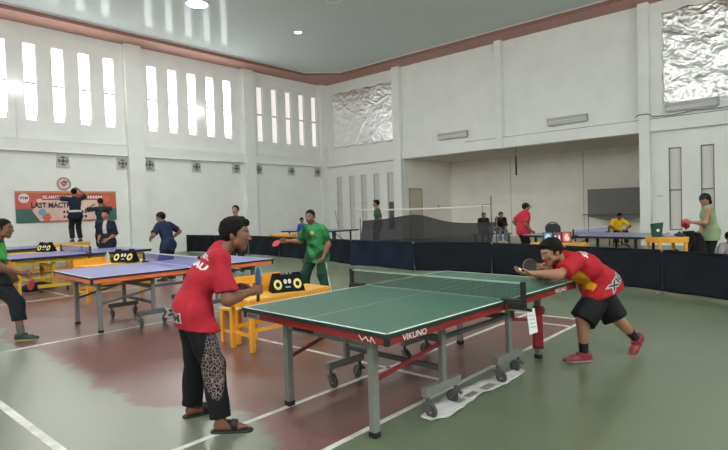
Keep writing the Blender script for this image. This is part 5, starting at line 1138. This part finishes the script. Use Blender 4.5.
person('person in yellow shirt sitting hunched behind the grey blue table', 19.0, 5.55, 222, 1.64, (0, 0, .48), (.22, 0, .90), (.32, 0, 1.0), fp=-25, an={'R': (.40, -.16, .075), 'L': (.42, .16, .075)}, kn={'R': (1, -.2, 1), 'L': (1, .2, 1)}, wr={'R': (.42, -.14, .55), 'L': (.42, .14, .55)}, el={'R': (0, -1, 0), 'L': (0, 1, 0)}, shirt=(.70, .46, .015), sleeve=.9, pants=blk, skin=SK_D, hair='short', shoe=True, seed=15)
sb_ = thing('low_stool', 'small stool under the hunched person in yellow', 'stool', (19.0, 5.55, 0), math.radians(42))
q = MB(); q.bb(-.17, .17, -.17, .17, .33, .37); q.build('seat', mat('brown_wood', (.12, .08, .05), .6), sb_, .005)
for sx in (-1, 1):
    for sy in (-1, 1): q = MB(); q.bb(sx*.14-.02, sx*.14+.02, sy*.14-.02, sy*.14+.02, 0, .33); q.build('leg', mat('brown_wood', (.12, .08, .05), .6), sb_)
P13 = person('person in pale green sleeveless vest and dark head scarf reaching for the yellow desk', 12.08, 1.84, 132, 1.66, (-.04, 0, .83), (.02, 0, 1.335), (.07, .02, 1.475), fy=10, fp=-16, sh=-25, wr={'L': (.42, .12, 1.06), 'R': (.22, .10, .88)}, el={'L': (-.3, .6, -.8), 'R': (-.6, -.4, -.2)},
             shirt=(.25, .34, .19), sleeveless=True, hem=.13, pants=blk, skin=SK_L, hair='long', hat=(.02, .035, .035), hatb=False, shoe=True, bulk=1.12, seed=16)
hp = W2(P13, P13['W']['L']+V3(.10, .02, -.02)); t = thing('red_towel', 'bunched red towel in the hand of the person in the green vest', 'towel', hp)
q = MB(); n = 18; q.grid(lambda u, v: ((.12+.02*math.sin(5*6.283*u+3*v))*math.cos(6.283*u)*math.sin(math.pi*v)**.7-.05*v, (.06+.02*math.sin(4*6.283*u))*math.sin(6.283*u)*math.sin(math.pi*v)**.7, -.10+.15*v-.03*math.cos(6.283*u)), n, 12); q.build('folds', mat('red_towel_cloth', (.42, .03, .04), .8), t)
person('person crouching low behind the barrier in grey, half hidden by the green vest', 12.55, 1.62, 222, 1.5, (0, 0, .18), (.10, 0, .60), (.15, 0, .73), fy=20, an={'R': (.32, -.12, .075), 'L': (.34, .14, .075)}, kn={'R': (1, -.2, 2), 'L': (1, .2, 2)}, wr={'R': (.3, -.1, .45), 'L': (.3, .1, .45)}, shirt=(.35, .33, .33), sleeve=.9, pants=(.4, .25, .25), plen=.9, skin=SK_M, hair='thick', shoe=True, seed=17)
person('boy in bright blue shirt behind the barrier, beside the head of the green player', 12.05, 13.5, 200, 1.28, fy=25, fp=-15, shirt=(.02, .05, .30), sleeve=.9, pants=blk, skin=SK_M, hair='thick', shoe=True, seed=18)
